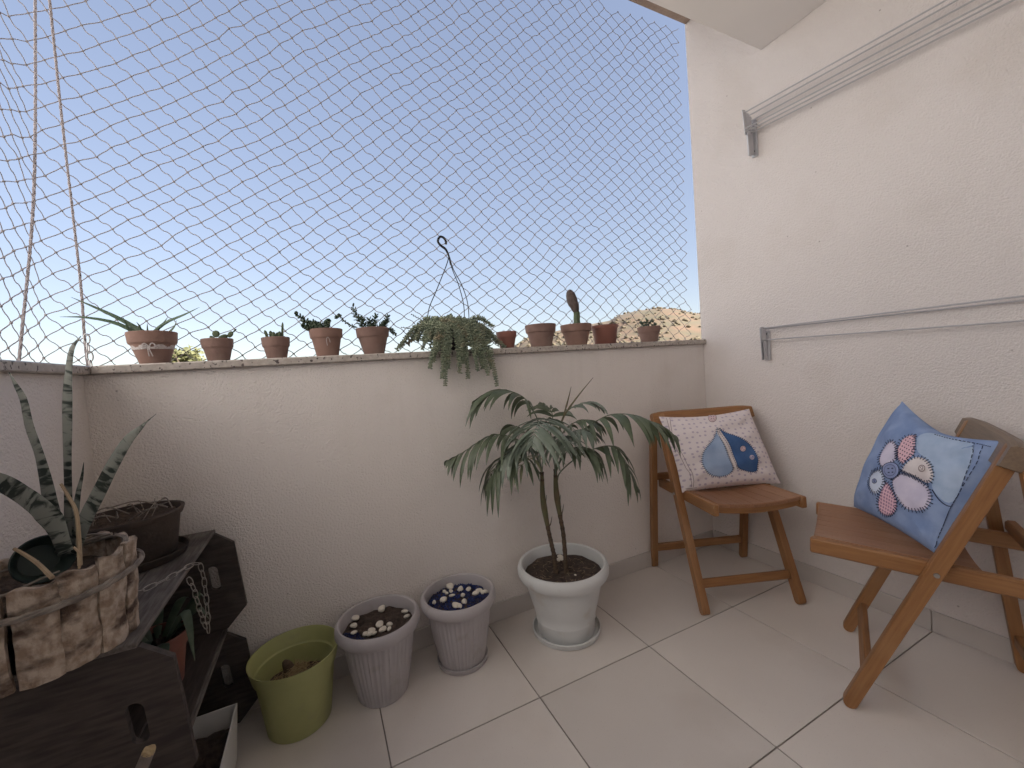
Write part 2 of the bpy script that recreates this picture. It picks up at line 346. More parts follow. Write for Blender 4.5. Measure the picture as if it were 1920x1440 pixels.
def lathe(mb, c, prof, n=40, closed=False, rfun=None, sx=1, sy=1):
    """prof list of (r,z); rfun(th,i)->dr"""
    vs = []; tc = []
    for i, (r, z) in enumerate(prof):
        for k in range(n):
            th = 2*math.pi*k/n; rr = r+(rfun(th, i) if rfun else 0)
            vs.append((c[0]+rr*math.cos(th)*sx, c[1]+rr*math.sin(th)*sy, c[2]+z)); tc.append((th*.1, z, r))
    fs = []
    m = len(prof)
    for i in range(m if closed else m-1):
        j = (i+1) % m
        for k in range(n): fs.append((i*n+k, i*n+(k+1) % n, j*n+(k+1) % n, j*n+k))
    if not closed:
        if prof[0][0] > 1e-4: fs.append(tuple(range(n))[::-1])
        if prof[-1][0] > 1e-4: fs.append(tuple((m-1)*n+k for k in range(n)))
    mb.add(vs, fs, tc)
def prism(mb, poly, axis_o, ux, uy, thick, nrmv, tcscale=1):
    """extrude 2D poly (in ux,uy) centred on plane by thick along nrmv"""
    o = np.array(axis_o, float); ux = np.array(ux, float); uy = np.array(uy, float); nv = np.array(nrmv, float); n = len(poly)
    vs = [o+ux*a+uy*b-nv*thick/2 for a, b in poly]+[o+ux*a+uy*b+nv*thick/2 for a, b in poly]
    tc = [(a, b, 0) for a, b in poly]+[(a, b, thick) for a, b in poly]
    fs = [tuple(range(n))[::-1], tuple(range(n, 2*n))]+[(i, (i+1) % n, n+(i+1) % n, n+i) for i in range(n)]
    mb.add(vs, fs, tc)
def ico(sub=1):
    t = (1+5**.5)/2; v = [(-1, t, 0), (1, t, 0), (-1, -t, 0), (1, -t, 0), (0, -1, t), (0, 1, t), (0, -1, -t), (0, 1, -t), (t, 0, -1), (t, 0, 1), (-t, 0, -1), (-t, 0, 1)]
    v = [nrm(x) for x in v]
    f = [(0, 11, 5), (0, 5, 1), (0, 1, 7), (0, 7, 10), (0, 10, 11), (1, 5, 9), (5, 11, 4), (11, 10, 2), (10, 7, 6), (7, 1, 8), (3, 9, 4), (3, 4, 2), (3, 2, 6), (3, 6, 8), (3, 8, 9), (4, 9, 5), (2, 4, 11), (6, 2, 10), (8, 6, 7), (9, 8, 1)]
    for _ in range(sub):
        c = {}; nf = []
        def mid(a, b):
            k = (min(a, b), max(a, b))
            if k not in c: c[k] = len(v); v.append(nrm(v[a]+v[b]))
            return c[k]
        for a, b, d in f:
            x, y, z = mid(a, b), mid(b, d), mid(d, a); nf += [(a, x, z), (b, y, x), (d, z, y), (x, y, z)]
        f = nf
    return np.array(v), f
ICO1 = ico(1); ICO2 = ico(2); ICO0 = ico(0)
def leaf_strip(mb, P, widths, side, fold=.25, thick=0, cols=3):
    """leaf along P with half-widths; side ~ lateral vector; V fold"""
    P = np.array(P, float); n = len(P); T = np.gradient(P, axis=0); vs = []; tc = []
    Ls = np.concatenate([[0], np.cumsum(np.linalg.norm(np.diff(P, axis=0), axis=1))])
    for i in range(n):
        t = nrm(T[i]); s = np.array(side, float); s = nrm(s-t*(s@t)); nn = np.cross(t, s)
        for q in (-1, 0, 1):
            vs.append(P[i]+s*q*widths[i]+nn*abs(q)*fold*widths[i]); tc.append((Ls[i], q*widths[i], 0))
    fs = []
    for i in range(n-1):
        for k in range(2): fs.append((i*3+k, i*3+k+1, i*3+3+k+1, i*3+3+k))
    mb.add(vs, fs, tc)
def fleshy(mb, P, widths, side, tk=.25, sides=6):
    """thick leaf: elliptical section, tk = thickness ratio"""
    P = np.array(P, float); n = len(P); T = np.gradient(P, axis=0); vs = []; tc = []
    Ls = np.concatenate([[0], np.cumsum(np.linalg.norm(np.diff(P, axis=0), axis=1))])
    for i in range(n):
        t = nrm(T[i]); s = np.array(side, float); s = nrm(s-t*(s@t)); nn = np.cross(t, s)
        for k in range(sides):
            th = 2*math.pi*k/sides; a, b = math.cos(th), math.sin(th)
            vs.append(P[i]+widths[i]*(s*a+nn*(b*tk+.35*tk*a*a))); tc.append((Ls[i], widths[i]*a, 0))
    fs = [(i*sides+k, i*sides+(k+1) % sides, (i+1)*sides+(k+1) % sides, (i+1)*sides+k) for i in range(n-1) for k in range(sides)]
    fs += [tuple(range(sides))[::-1], tuple((n-1)*sides+k for k in range(sides))]
    mb.add(vs, fs, tc)

# ================================================================== THE SETTING
XL, YB, H = -2.44, -2.15, 1.10       # left wall, building wall behind, parapet height; right wall x=0, parapet face y=0
T = .4447; X0, Y0 = -.4353, -.4252; SK = .075
mb = MB(); rbox(mb, (XL-.16, YB-.1, -.20), (.16, .12, -.004), .002)
floor = tag(mb.build('floor', M['grout']), kind='structure')
g = .0018
xs = sorted([X0+T*k for k in range(-6, 2)]); ys = sorted([Y0+T*k for k in range(-5, 2)])
for i in range(len(xs)-1):
    for j in range(len(ys)-1):
        a0, a1 = max(xs[i]+g, XL+.001), min(xs[i+1]-g, -.001); b0, b1 = max(ys[j]+g, YB+.001), min(ys[j+1]-g, -.001)
        if a1-a0 < .01 or b1-b0 < .01: continue
        m = MB(); rbox(m, (a0, b0, -.003+rnd.uniform(-.0002, .0002)), (a1, b1, rnd.uniform(-.0002, .0002)), .0012)
        m.build('tile', M['tile'], floor, origin=((a0+a1)/2, (b0+b1)/2, 0))

# parapets
par = thing('parapet_wall', 'beige stucco parapet under the long row of terracotta pots', 'wall', (-1.2, .06, 0))
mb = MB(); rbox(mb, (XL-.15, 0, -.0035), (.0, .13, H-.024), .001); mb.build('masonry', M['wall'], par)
mb = MB(); rbox(mb, (XL+.022, -.022, H-.0235), (-.0015, .15, H), .003); tag(mb.build('capstone', M['granite'], par), 'speckled granite coping slab')
def skirting(par, along, fixed, cuts, lo, hi):
    ks = [lo]+[c for c in cuts if lo+.02 < c < hi-.02]+[hi]
    for a, b in zip(ks[:-1], ks[1:]):
        m = MB()
        if along == 'x': rbox(m, (a+.0012, fixed-.0085, .0006), (b-.0012, fixed-.0004, SK), .0015); c = ((a+b)/2, fixed, 0)
        elif fixed == 0: rbox(m, (-.0085, a+.0012, .0006), (-.0004, b-.0012, SK), .0015); c = (0, (a+b)/2, 0)
        else: rbox(m, (fixed+.0004, a+.0012, .0006), (fixed+.0085, b-.0012, SK), .0015); c = (fixed, (a+b)/2, 0)
        m.build('skirting_tile', M['skirt'], par, origin=c)
skirting(par, 'x', 0, xs, XL, -.009)
lpar = thing('parapet_wall', 'short white stucco side parapet behind the snake plant and crates', 'wall', (XL-.07, -1, 0))
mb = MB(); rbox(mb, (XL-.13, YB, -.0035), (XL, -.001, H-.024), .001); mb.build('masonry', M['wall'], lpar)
mb = MB(); rbox(mb, (XL-.15, YB, H-.0235), (XL+.0215, .15, H), .003); tag(mb.build('capstone', M['granite'], lpar), 'speckled granite coping slab')
skirting(lpar, 'y', XL, ys, YB, -.009)
rw = thing('side_wall', 'tall rough white stucco wall carrying the folding clothes racks', 'wall', (.07, -1, 0))
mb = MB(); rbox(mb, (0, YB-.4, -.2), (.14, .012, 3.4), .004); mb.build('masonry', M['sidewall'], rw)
skirting(rw, 'y', 0, ys, YB, -.009)
# ceiling and the slab above the net
mb = MB(); rbox(mb, (XL-.2, YB, 2.333), (-.001, -.374, 3.38), .002); tag(mb.build('ceiling', M['ceil']), kind='structure')
mb = MB(); rbox(mb, (XL-.2, -.372, 2.735), (-.001, .006, 3.38), .003)
tag(mb.build('edge_beam', M['beam']), 'rough brown concrete beam edge above the net beside the ceiling', 'beam')
# the building behind: long facade that keeps the sun off the balcony
fac = thing('building_facade', 'cream apartment building wall behind the balcony', 'building', (0, YB-.1, -9))
mb = MB()
for lo, hi in (((-3.0, YB-.35, -9.2), (-1.95, YB, 3.4)), ((-.25, YB-.35, -9.2), (9, YB-.003, 3.4)), ((-1.95, YB-.35, 2.12), (-.25, YB-.002, 3.4)), ((-1.95, YB-.35, -9.2), (-.25, YB-.002, -.02)), ((-3.0, -12, -9.2), (9, YB-.352, 3.395))): rbox(mb, lo, hi, .002)
mb.build('wall', M['facade'], fac)
dr = MB(); rbox(dr, (-1.95, YB-.12, -.02), (-1.89, YB-.04, 2.12), .004); rbox(dr, (-.31, YB-.12, -.02), (-.25, YB-.04, 2.12), .004); rbox(dr, (-1.889, YB-.12, 2.06), (-.311, YB-.04, 2.12), .004); rbox(dr, (-1.13, YB-.12, -.01), (-1.07, YB-.04, 2.059), .004)
d = dr.build('door_frame', M['frame'], fac)
for a, b in ((-1.888, -1.131), (-1.069, -.312)):  # unseen white slats added in the doorway to bounce light onto the parapet
    for k in range(26):
        m = MB(); rbox(m, (a, YB-.09, .002+.079*k), (b, YB-.074, .002+.079*k+.077), .006); m.build('bounce_slat', M['bounce_shutter'], d)

# the sunlit neighbour across the side yard (unseen, added so its wall bounces daylight in through the side opening)
nbx = -6.4; nb_ = thing('bounce_building', 'added pale block out of view, bouncing daylight into the balcony', 'building', (nbx-4, -5, -9.3))
mb = MB(); rbox(mb, (nbx-8, -15, -9.3), (nbx, 4.5, 8.5), .01); mb.build('wall', M['bounce_block'], nb_)
mb = MB(); rbox(mb, (nbx-8.2, -15.2, 8.5), (nbx+.2, 4.7, 8.75), .02); mb.build('roof', M['ceil'], nb_)
for fz in (-8, -5, -2, 1, 4):
    for wy_ in (-13, -9.6, -6.2, 2.2):
        m = MB()
        for lo, hi in (((0, -.06, -.06), (.05, 0, 1.26)), ((0, 1.2, -.06), (.05, 1.26, 1.26)), ((0, .001, 1.2), (.05, 1.199, 1.26)), ((0, .001, -.06), (.08, 1.199, 0))): rbox(m, np.array(lo)+(nbx+.002, wy_, fz+.9), np.array(hi)+(nbx+.002, wy_, fz+.9), .004)
        wf = m.build('window', M['frame'], nb_); m = MB(); rbox(m, (nbx+.003, wy_+.002, fz+.902), (nbx+.02, wy_+1.198, fz+2.098), .002); m.build('pane', M['glass'], wf)

# far country: valley ground, hill, scrub, a tree top
mb = MB(); n = 48; R = 6000
mb.add([(0, 0, -9.3)]+[(R*math.cos(2*math.pi*k/n), R*math.sin(2*math.pi*k/n), -9.3) for k in range(n)], [(0, 1+k, 1+(k+1) % n) for k in range(n)])
tag(mb.build('ground', M['ground']), kind='structure')
hr = random.Random(3); PH = [(hr.uniform(.004, .03), hr.uniform(0, 6.28), hr.uniform(0, 6.28)) for _ in range(14)]
HILL = [(4, -4), (16, 8), (22, 34)]
for x_, y_ in ((965, 646), (985, 634), (1010, 632), (1044, 622), (1105, 612), (1143, 606), (1157, 598), (1191, 590), (1233, 586), (1267, 588), (1298, 595), (1322, 599)):
    d_ = ray(x_, y_); HILL.append((math.degrees(math.atan2(d_[0], d_[1])), 820*d_[2]/math.hypot(d_[0], d_[1])))
HILL += [(57, 66), (66, 50), (78, 28), (100, 0)]
def hill_h(az, dist):
    """azimuth measured in degrees clockwise from +Y"""
    pts = HILL
    h = np.interp(az, [p[0] for p in pts], [p[1] for p in pts])
    g = math.exp(-((dist-820)/300)**2)
    x, y = dist*math.sin(math.radians(az)), dist*math.cos(math.radians(az))
    nz = sum(math.sin(x*f*math.cos(a)+y*f*math.sin(a)+b)*(.035/f) for f, a, b in PH)*.22
    return -9.6+(h+11)*g*(1)+nz*g*min(1, h/20)
mb = MB(); AZ = np.linspace(8, 100, 150); DI = np.linspace(330, 1300, 70)
vs = []
for d_ in DI:
    for a_ in AZ: vs.append((CAM[0]+d_*math.sin(math.radians(a_)), CAM[1]+d_*math.cos(math.radians(a_)), hill_h(a_, d_)))
na = len(AZ)
mb.add(vs, [(i*na+k, i*na+k+1, (i+1)*na+k+1, (i+1)*na+k) for i in range(len(DI)-1) for k in range(na-1)])
tag(mb.build('hill', M['hill']), kind='structure')
mb = MB(); V0, F0 = ICO1
for _ in range(1500):
    a_, d_ = hr.uniform(20, 75), hr.uniform(480, 830)
    x, y = CAM[0]+d_*math.sin(math.radians(a_)), CAM[1]+d_*math.cos(math.radians(a_)); z = hill_h(a_, d_)
    if math.sin(x*.021+1)+math.sin(y*.017)+math.sin((x+y)*.03)+hr.uniform(-1.3, 1.3) < .25: continue
    s = hr.uniform(1.0, 2.6)
    vv = [(x+v[0]*s*1.25*hr.uniform(.7, 1.2), y+v[1]*s*1.25*hr.uniform(.7, 1.2), z+s*.5+v[2]*s*hr.uniform(.7, 1.1)) for v in V0]
    mb.add(vv, F0)
tag(mb.build('scrub', M['scrub'], smooth=False), 'dry scrub and small trees dotting the hillside', 'scrub', kind='stuff')
def far_tree(px, py_top, dist, label, wpx, seed):
    r_ = random.Random(seed); d = ray(px, py_top); d = d/math.hypot(d[0], d[1]); top = CAM+d*dist; bx, by = top[0], top[1]
    t = thing('tree', label, 'tree', (bx, by, -9.3)); hgt = top[2]+9.3; cr = wpx/F_PX*dist*.62
    m = MB(); tube(m, spline([(bx, by, -9.4), (bx+.15, by, -9.3+hgt*.45), (bx-.1, by+.1, top[2]-cr*.8)], 8), np.linspace(.22, .06, 8), 8)
    for k in range(9):
        a = r_.uniform(0, 6.28); z0 = top[2]-cr*r_.uniform(1.2, 2.4); tube(m, spline([(bx, by, z0-.6), (bx+math.cos(a)*cr*.5, by+math.sin(a)*cr*.5, z0+.2), (bx+math.cos(a)*cr*.95, by+math.sin(a)*cr*.95, z0+.9)], 5), np.linspace(.06, .015, 5), 5)
    m.build('trunk', M['treetrunk'], t)
    m = MB()
    cl = [(bx+r_.gauss(0, .45)*cr, by+r_.gauss(0, .45)*cr, top[2]-cr*.35-abs(r_.gauss(0, 1.0))*cr, r_.uniform(.25, .5)*cr) for _ in range(26)]
    for (x, y, z, s) in cl:
        for _ in range(90):
            v = np.array([r_.gauss(0, 1), r_.gauss(0, 1), r_.gauss(0, 1)]); c = np.array([x, y, z])+nrm(v)*s*r_.uniform(.3, 1.05)
            a = nrm([r_.gauss(0, 1), r_.gauss(0, 1), r_.gauss(0, .6)]); b = nrm(np.cross(a, [r_.gauss(0, 1), r_.gauss(0, 1), r_.gauss(0, 1)])); l = r_.uniform(.10, .2)
            m.add([c-a*l, c+b*l*.4, c+a*l, c-b*l*.4], [(0, 1, 2, 3)])
    m.build('crown', M['treeleaf'], t, smooth=False)
far_tree(350, 651, 26, 'yellow-green tree top showing between two terracotta pots on the parapet', 46, 11)

# ================================================================== THE NET AND ROPES
CI = np.array([26.464, -1.959, -0.94, 0.917, 0.997, -0.349, 0.146, -0.212, -0.141]); CJ = np.array([-2.322, 32.078, -1.022, 0.144, -1.311, 1.382, -1.688, 1.529, -0.393])
XC = -2.545        # the net turns the corner here
def build_net():
    # the slack, uneven weave: lattice numbers (i, j) as smooth functions of the place on the net sheet
    def lat(x, z):
        xc = max(x, -2.62); X = xc+1.2; Z = z-1.9
        t_ = np.array([X, Z, X*X, X*Z, Z*Z, X**3, X*X*Z, X*Z*Z, Z**3])
        g = np.array([[1, 0, 2*X, Z, 0, 3*X*X, 2*X*Z, Z*Z, 0], [0, 1, 0, X, 2*Z, 0, X*X, 2*X*Z, 3*Z*Z]])
        G = np.array([g@CI, g@CJ]); v = np.array([t_@CI, t_@CJ])+G[:, 0]*(x-xc)
        return v, G
    r_ = random.Random(5); K = {}; K0 = {}
    def solve(i, j, x, z):
        for _ in range(14):
            v, G = lat(x, z); d_ = np.linalg.solve(G, np.array([i, j])-v); x += d_[0]; z += d_[1]
            if abs(d_[0])+abs(d_[1]) < 1e-5: break
        return x, z
    for j in range(-44, 46):
        x, z = None, None
        for i in range(42, -125, -1):
            if (i+j) % 2: continue
            if x is None: x, z = solve(i, j, .1, 1.9+j/32)
            x, z = solve(i, j, x, z)
            if not (-4.4 < x < .07 and .98 < z < 2.80): continue
            K0[(i, j)] = (x, z)
    for (i, j), (x, z) in K0.items():
        x += .006*math.sin(z*9+x*5)+.005*math.sin(z*4.1-x*3.3+1); z += .006*math.sin(x*8-z*4)+.006*math.sin(x*3.1+z*5+2)
        if x > XC: p = np.array([x, .108+.010*math.sin(x*2.3+z*1.4), z])
        else: p = np.array([XC+.008*math.sin(z*5), .108-(XC-x), z])
        K[(i, j)] = p+np.array([r_.gauss(0, .0026), r_.gauss(0, .002), r_.gauss(0, .0026)])
    mb = MB(); R = .00138; S = 4
    V = []; Fc = []; cnt = 0
    for (i, j), p in K.items():
        for dj in (1, -1):
            q = K.get((i+1, j+dj))
            if q is None: continue
            dv = q-p; up = np.array([0, 0, 1.0])
            bend = (.095 if p[0] < -1.6 else .06) if dj < 0 else (.02 if p[0] < -1.6 else .045)
            bend *= r_.uniform(.6, 1.3)
            P = []
            for t in (0, .2, .4, .6, .8, 1):
                sft = math.sin(2*math.pi*t)*bend*np.linalg.norm(dv)
                P.append(p+dv*t+up*np.sign(dv[2])*sft*.9)
            P = np.array(P); o = cnt
            T_ = np.gradient(P, axis=0)
            for k in range(6):
                t_ = nrm(T_[k]); a = nrm(np.cross(t_, (.3, 1, .2))); b = np.cross(t_, a)
                for c_ in range(S):
                    th = 2*math.pi*c_/S; V.append(P[k]+R*(math.cos(th)*a+math.sin(th)*b))
            for k in range(5):
                for c_ in range(S): Fc.append((o+k*S+c_, o+k*S+(c_+1) % S, o+(k+1)*S+(c_+1) % S, o+(k+1)*S+c_))
            cnt += 6*S
    v0, f0 = ICO0
    for (i, j), p in K.items():
        if sum(((i+a, j+b) in K) for a in (-1, 1) for b in (-1, 1)) < 2: continue
        sc_ = np.array([r_.uniform(.0031, .0042), .0032, r_.uniform(.0031, .0044)])
        for v in v0: V.append(p+v*sc_)
        for q in f0: Fc.append(tuple(cnt+a for a in q))
        cnt += 12
    mb.add(V, Fc)
    return mb
nb = build_net()
tag(nb.build('safety_net', M['cord'], origin=(-1.2, .108, 1.1)), 'grey knotted safety net of diamond meshes closing the balcony opening', 'net')
def twisted_rope(P, r, name, label):
    P = spline(P, 90); fr = frames(P); mb = MB()
    L = np.concatenate([[0], np.cumsum(np.linalg.norm(np.diff(P, axis=0), axis=1))])
    for s in range(3):
        Q = [P[i]+fr[i][1]*r*.5*math.cos(L[i]/.011+s*2.09)+fr[i][2]*r*.5*math.sin(L[i]/.011+s*2.09) for i in range(len(P))]
        tube(mb, Q, r*.62, 5)
    o = mb.build(name, M['rope'], origin=P[-1]); tag(o, label, 'rope', None); return o
twisted_rope([at(80, -120, 'Y', .085), at(93, 0, 'Y', .085), at(118, 240, 'Y', .085), at(150, 520, 'Y', .085), at(158, 628, 'Y', .085), at(166, 700, 'Y', .085)], .0034, 'net_rope', 'slanting rope ending in a chain link at the parapet corner')
twisted_rope([at(66, -120, 'X', -2.535), at(66, 0, 'X', -2.535), at(66, 240, 'X', -2.535), at(60, 420, 'X', -2.535), at(34, 690, 'X', -2.535)], .0036, 'net_rope', 'rope running down to the coping of the side parapet')
def link_loop(c, a, b, l, wd):
    th = np.linspace(0, 2*math.pi, 15)[:-1]; P = []
    for t in th:
        x = math.cos(t)*l/2; y = math.sin(t)*wd/2
        x = max(-l/2, min(l/2, x*1.12)); P.append(np.array(c)+np.array(a)*x+np.array(b)*y)
    return P
ch = thing('snap_chain', 'small metal chain links tying the slanting rope to the coping', 'chain', at(168, 688, 'Y', .08))
pc = [(163, 635), (165, 652), (169, 668), (170, 684)]
for k, (x, y) in enumerate(pc):
    c = at(x, y, 'Y', .075); m = MB(); tube(m, link_loop(c, nrm(at(x+1.5, y+12, 'Y', .075)-c), (1, 0, 0) if k % 2 == 0 else (0, 1, 0), .026, .013), .0019, 5, closed=True); m.build('link', M['steel'], ch)

# ================================================================== POTS ON THE PARAPET
def clay_pot(t, c, rt, rb, h, rim=.38, mt=None, shallow=False):
    """classic flower pot with a thick rim band"""
    mt = mt or M['terra']; zr = h*(1-rim); rm = rb+(rt*.86-rb)*(zr/h)/(zr/h+.02)
    m = MB(); w_ = max(.004, rt*.09)
    prof = [(rb*.55, .0005), (rb, .0), (rb+.001, .003), (rm, zr-.003), (rm+.001, zr), (rt*.93, zr+.002), (rt*.955, zr+.006), (rt*.992, h-.004), (rt, h-.002), (rt-.002, h), (rt-w_+.001, h), (rt-w_, h-.003), (rt-w_-.002, h*.80), (rb*.6, h*.78)]
    lathe(m, c, prof, 40)
    return m.build('pot', mt, t)
def soil_disc(t, c, r, z, mt=None, amp=.004, seed=1, name='soil'):
    r_ = random.Random(seed); m = MB(); n = 28; rings = 8; ph = [r_.uniform(0, 6.28) for _ in range(6)]
    vs = [(c[0], c[1], c[2]+z+amp)]
    for k in range(1, rings+1):
        rr = r*k/rings
        for j in range(n):
            th = 2*math.pi*j/n; x, y = rr*math.cos(th), rr*math.sin(th)
            dz = amp*(math.sin(x*130/max(.3, r*8)+ph[0])+math.sin(y*150/max(.3, r*8)+ph[1]))*.5+r_.uniform(-.4, .4)*amp
            vs.append((c[0]+x, c[1]+y, c[2]+z+dz))
    fs = [(0, 1+j, 1+(j+1) % n) for j in range(n)]
    for k in range(rings-1):
        for j in range(n):
            a = 1+k*n; b = 1+(k+1)*n; fs.append((a+j, b+j, b+(j+1) % n, a+(j+1) % n))
    m.add(vs, fs); return m.build(name, mt or M['soil'], t)
YP = .052
def ledge(cx, label, name='potted_plant', cat='potted plant'):
    return thing(name, label, cat, (cx, YP, H), 'potted plants along the parapet')
def blob(mb, c, r, axis=(0, 0, 1), sx=1, sz=1, sub=1, sides=None):
    V_, F_ = (ICO0, ICO1, ICO2)[sub]; z = nrm(axis); x = nrm(np.cross(z, (0.31, .77, .12))); y = np.cross(z, x)
    mb.add([np.array(c)+x*v[0]*r*sx+y*v[1]*r*(sides or sx)+z*v[2]*r*sz for v in V_], F_)
def pad(mb, c, ax, l, wd, tk, face=(0, 1, 0)):
    z = nrm(ax); y = nrm(np.array(face, float)-z*(np.array(face, float)@z)); x = np.cross(y, z); V_, F_ = ICO2
    mb.add([np.array(c)+x*v[0]*wd/2+y*v[1]*tk/2+z*(v[2]*l/2) for v in V_], F_)
def PX(x, y, yy=YP): return at(x, y, 'Y', yy)

# 1 aloe with ribbon
t = ledge(-2.299, 'wide terracotta pot with lace bow and long strappy aloe leaves')
c = (-2.299, YP, H); clay_pot(t, c, .0605, .034, .096); soil_disc(t, c, .050, .082, seed=1)
def strap(P, w0, t, mt, tk=.22, seg=12, face=(0, -1, 0.4)):
    P = spline(P, seg); n = len(P); ws = [w0*(1-(k/(n-1))**1.8)+.0004 for k in range(n)]
    m = MB(); T0 = P[-1]-P[0]; sd_ = np.cross(nrm(T0), face); fleshy(m, P, ws, sd_, tk, 6); return m.build('leaf', mt, t)
B = np.array(c)+(0, 0, .083)
for pts, w0 in (([(262, 627), (215, 605), (160, 595), (112, 594)], .0068), ([(272, 625), (225, 598), (180, 577), (133, 557)], .0075), ([(290, 622), (312, 604), (345, 590), (374, 576)], .0065),
                ([(246, 624), (237, 608), (230, 594)], .004), ([(277, 622), (276, 606)], .003), ([(288, 622), (305, 607), (315, 594)], .004), ([(316, 624), (327, 612), (331, 600)], .004), ([(266, 624), (262, 612), (256, 604)], .0035)):
    P = [B+np.array([(PX(*pts[0])-B)[0]*.6, rnd.uniform(-.012, .012), -.004])]+[PX(x, y, YP-.02*(k+1)*.5*(1 if w0 < .005 else .6)) for k, (x, y) in enumerate(pts)]
    strap(P, w0, t, M['aloe'])
m = MB(); zz = .050; rr = .0475
lathe(m, c, [(rr-.001, zz-.006), (rr+.0012, zz-.007), (rr+.0035, zz+.006), (rr+.001, zz+.007)], 48, rfun=lambda th, i: .0006*math.sin(th*40))
for sgn in (-1, 1):
    o = np.array(c)+(.004, -rr-.004, zz)
    tube(m, spline([o, o+(sgn*.008, -.004, .009), o+(sgn*.015, -.003, .004), o+(sgn*.012, -.003, -.005), o+(sgn*.001, -.001, -.001)], 14), .0017, 5)
    tube(m, spline([o, o+(sgn*.002, -.004, -.010), o+(sgn*.004+.002, .003, -.028)], 8), .0016, 5)
m.build('lace_bow', M['lace'], t)
# 2 prickly pear
t = ledge(-2.14, 'small terracotta pot with round prickly pear pads'); c = (-2.14, YP, H)
clay_pot(t, c, .0435, .028, .072, .42, M['terra_dark']); soil_disc(t, c, .036, .06, seed=2)
for pc_, l, wd, ax, face in (((405, 626), .022, .021, (0, 0, 1), (.1, 1, .1)), ((418, 633), .030, .018, (.85, 0, .5), (0, 1, .4)), ((432, 627), .022, .015, (.5, 0, .85), (.2, 1, .1)), ((440, 620), .016, .005, (.65, 0, .75), (0, 1, 0)), ((398, 634), .018, .012, (-.6, 0, .7), (0, 1, .3))):
    m = MB(); pad(m, PX(*pc_), ax, l, wd, .007, face); m.build('pad', M['cactus'], t)
# 3 little column cacti
t = ledge(-1.979, 'small terracotta pot with a cluster of finger cactus stems'); c = (-1.979, YP, H)
clay_pot(t, c, .0425, .0285, .072, .45, M['terra_dark']); soil_disc(t, c, .036, .06, seed=3)
def ribbed(mb, P, r, ribs=8, n=10):
    P = spline(P, n); fr = frames(P); vs = []; S = ribs*2
    for i in range(n):
        tt = i/(n-1); rr = r*(math.sqrt(max(0.02, 1-(2*tt-1)**4)) if tt > .5 else 1)*(1+.06*math.sin(tt*25))
        for k in range(S):
            th = 2*math.pi*k/S; q = rr*(1.12 if k % 2 else .85); vs.append(P[i]+q*(math.cos(th)*fr[i][1]+math.sin(th)*fr[i][2]))
    mb.add(vs, [(i*S+k, i*S+(k+1) % S, (i+1)*S+(k+1) % S, (i+1)*S+k) for i in range(n-1) for k in range(S)]+[tuple((n-1)*S+k for k in range(S))])
for a, b, r, dy in (((503, 636), (496, 619), .0042, 0), ((509, 636), (507, 620), .0048, .008), ((513, 636), (513, 622), .005, -.008), ((520, 636), (520, 623), .0045, .006), ((525, 636), (524, 621), .005, -.004), ((529, 637), (530, 604), .0034, .0), ((533, 638), (533, 630), .004, .01), ((516, 637), (517, 626), .004, .016)):
    m = MB(); pa, pb = PX(*a, YP+dy), PX(*b, YP+dy); ribbed(m, [pa-(0, 0, .01), (pa+pb)/2, pb], r); m.build('stem', M['cactus'], t)
def rosette_stem(mb, P, leaf_l, leaf_w, n, seed=1, r=.0022, thick=.45, up=.5, tipleaves=True):
    r_ = random.Random(seed); Q = spline(P, 16); tube(mb, Q, np.linspace(r, r*.6, 16), 5); fr = frames(Q); V_, F_ = ICO0
    for k in range(n):
        u = .12+.88*k/(n-1) if n > 1 else 1; i = min(15, int(u*15)); t_, a, b = fr[i]; th = k*2.4+r_.uniform(-.3, .3)
        out = nrm(math.cos(th)*a+math.sin(th)*b+t_*(up+(.8 if k > n-4 else 0))); l = leaf_l*r_.uniform(.75, 1.1)*(1-.25*u); cc = Q[i]+out*l*.5
        y = nrm(np.cross(out, t_)); x = np.cross(y, out)
        mb.add([cc+out*v[2]*l*.55+y*v[0]*leaf_w*.55+x*v[1]*leaf_w*thick*.55 for v in V_], F_)
# 4 fat-leaved succulent
t = ledge(-1.824, 'terracotta pot with dark fleshy succulent leaning over its rim and a cord mark'); c = (-1.824, YP, H)
clay_pot(t, c, .0545, .0345, .096, .34); soil_disc(t, c, .045, .082, seed=4)
for k, (pts, L_) in enumerate((([(600, 622), (585, 612), (572, 602), (558, 590)], .013), ([(600, 622), (590, 608), (578, 606)], .013), ([(604, 620), (592, 614), (578, 613)], .012), ([(612, 620), (612, 609), (615, 602)], .012), ([(606, 620), (600, 612), (592, 606)], .012), ([(598, 622), (584, 617), (570, 612)], .012))):
    m = MB(); rosette_stem(m, [PX(x, y, YP-.004*(k % 3)) for x, y in pts], L_*1.5, .014, 26, 20+k, up=.35); m.build('stem', M['succ'], t)
m = MB(); o = np.array(c)+(.004, -.05, .062); tube(m, spline([o+(-.004, .006, -.026), o+(-.006, -.002, -.008), o+(-.002, -.003, .002), o+(.003, -.003, -.004), o+(.005, .0005, -.016)], 12), .0011, 4); m.build('cord_bow', M['lace'], t)
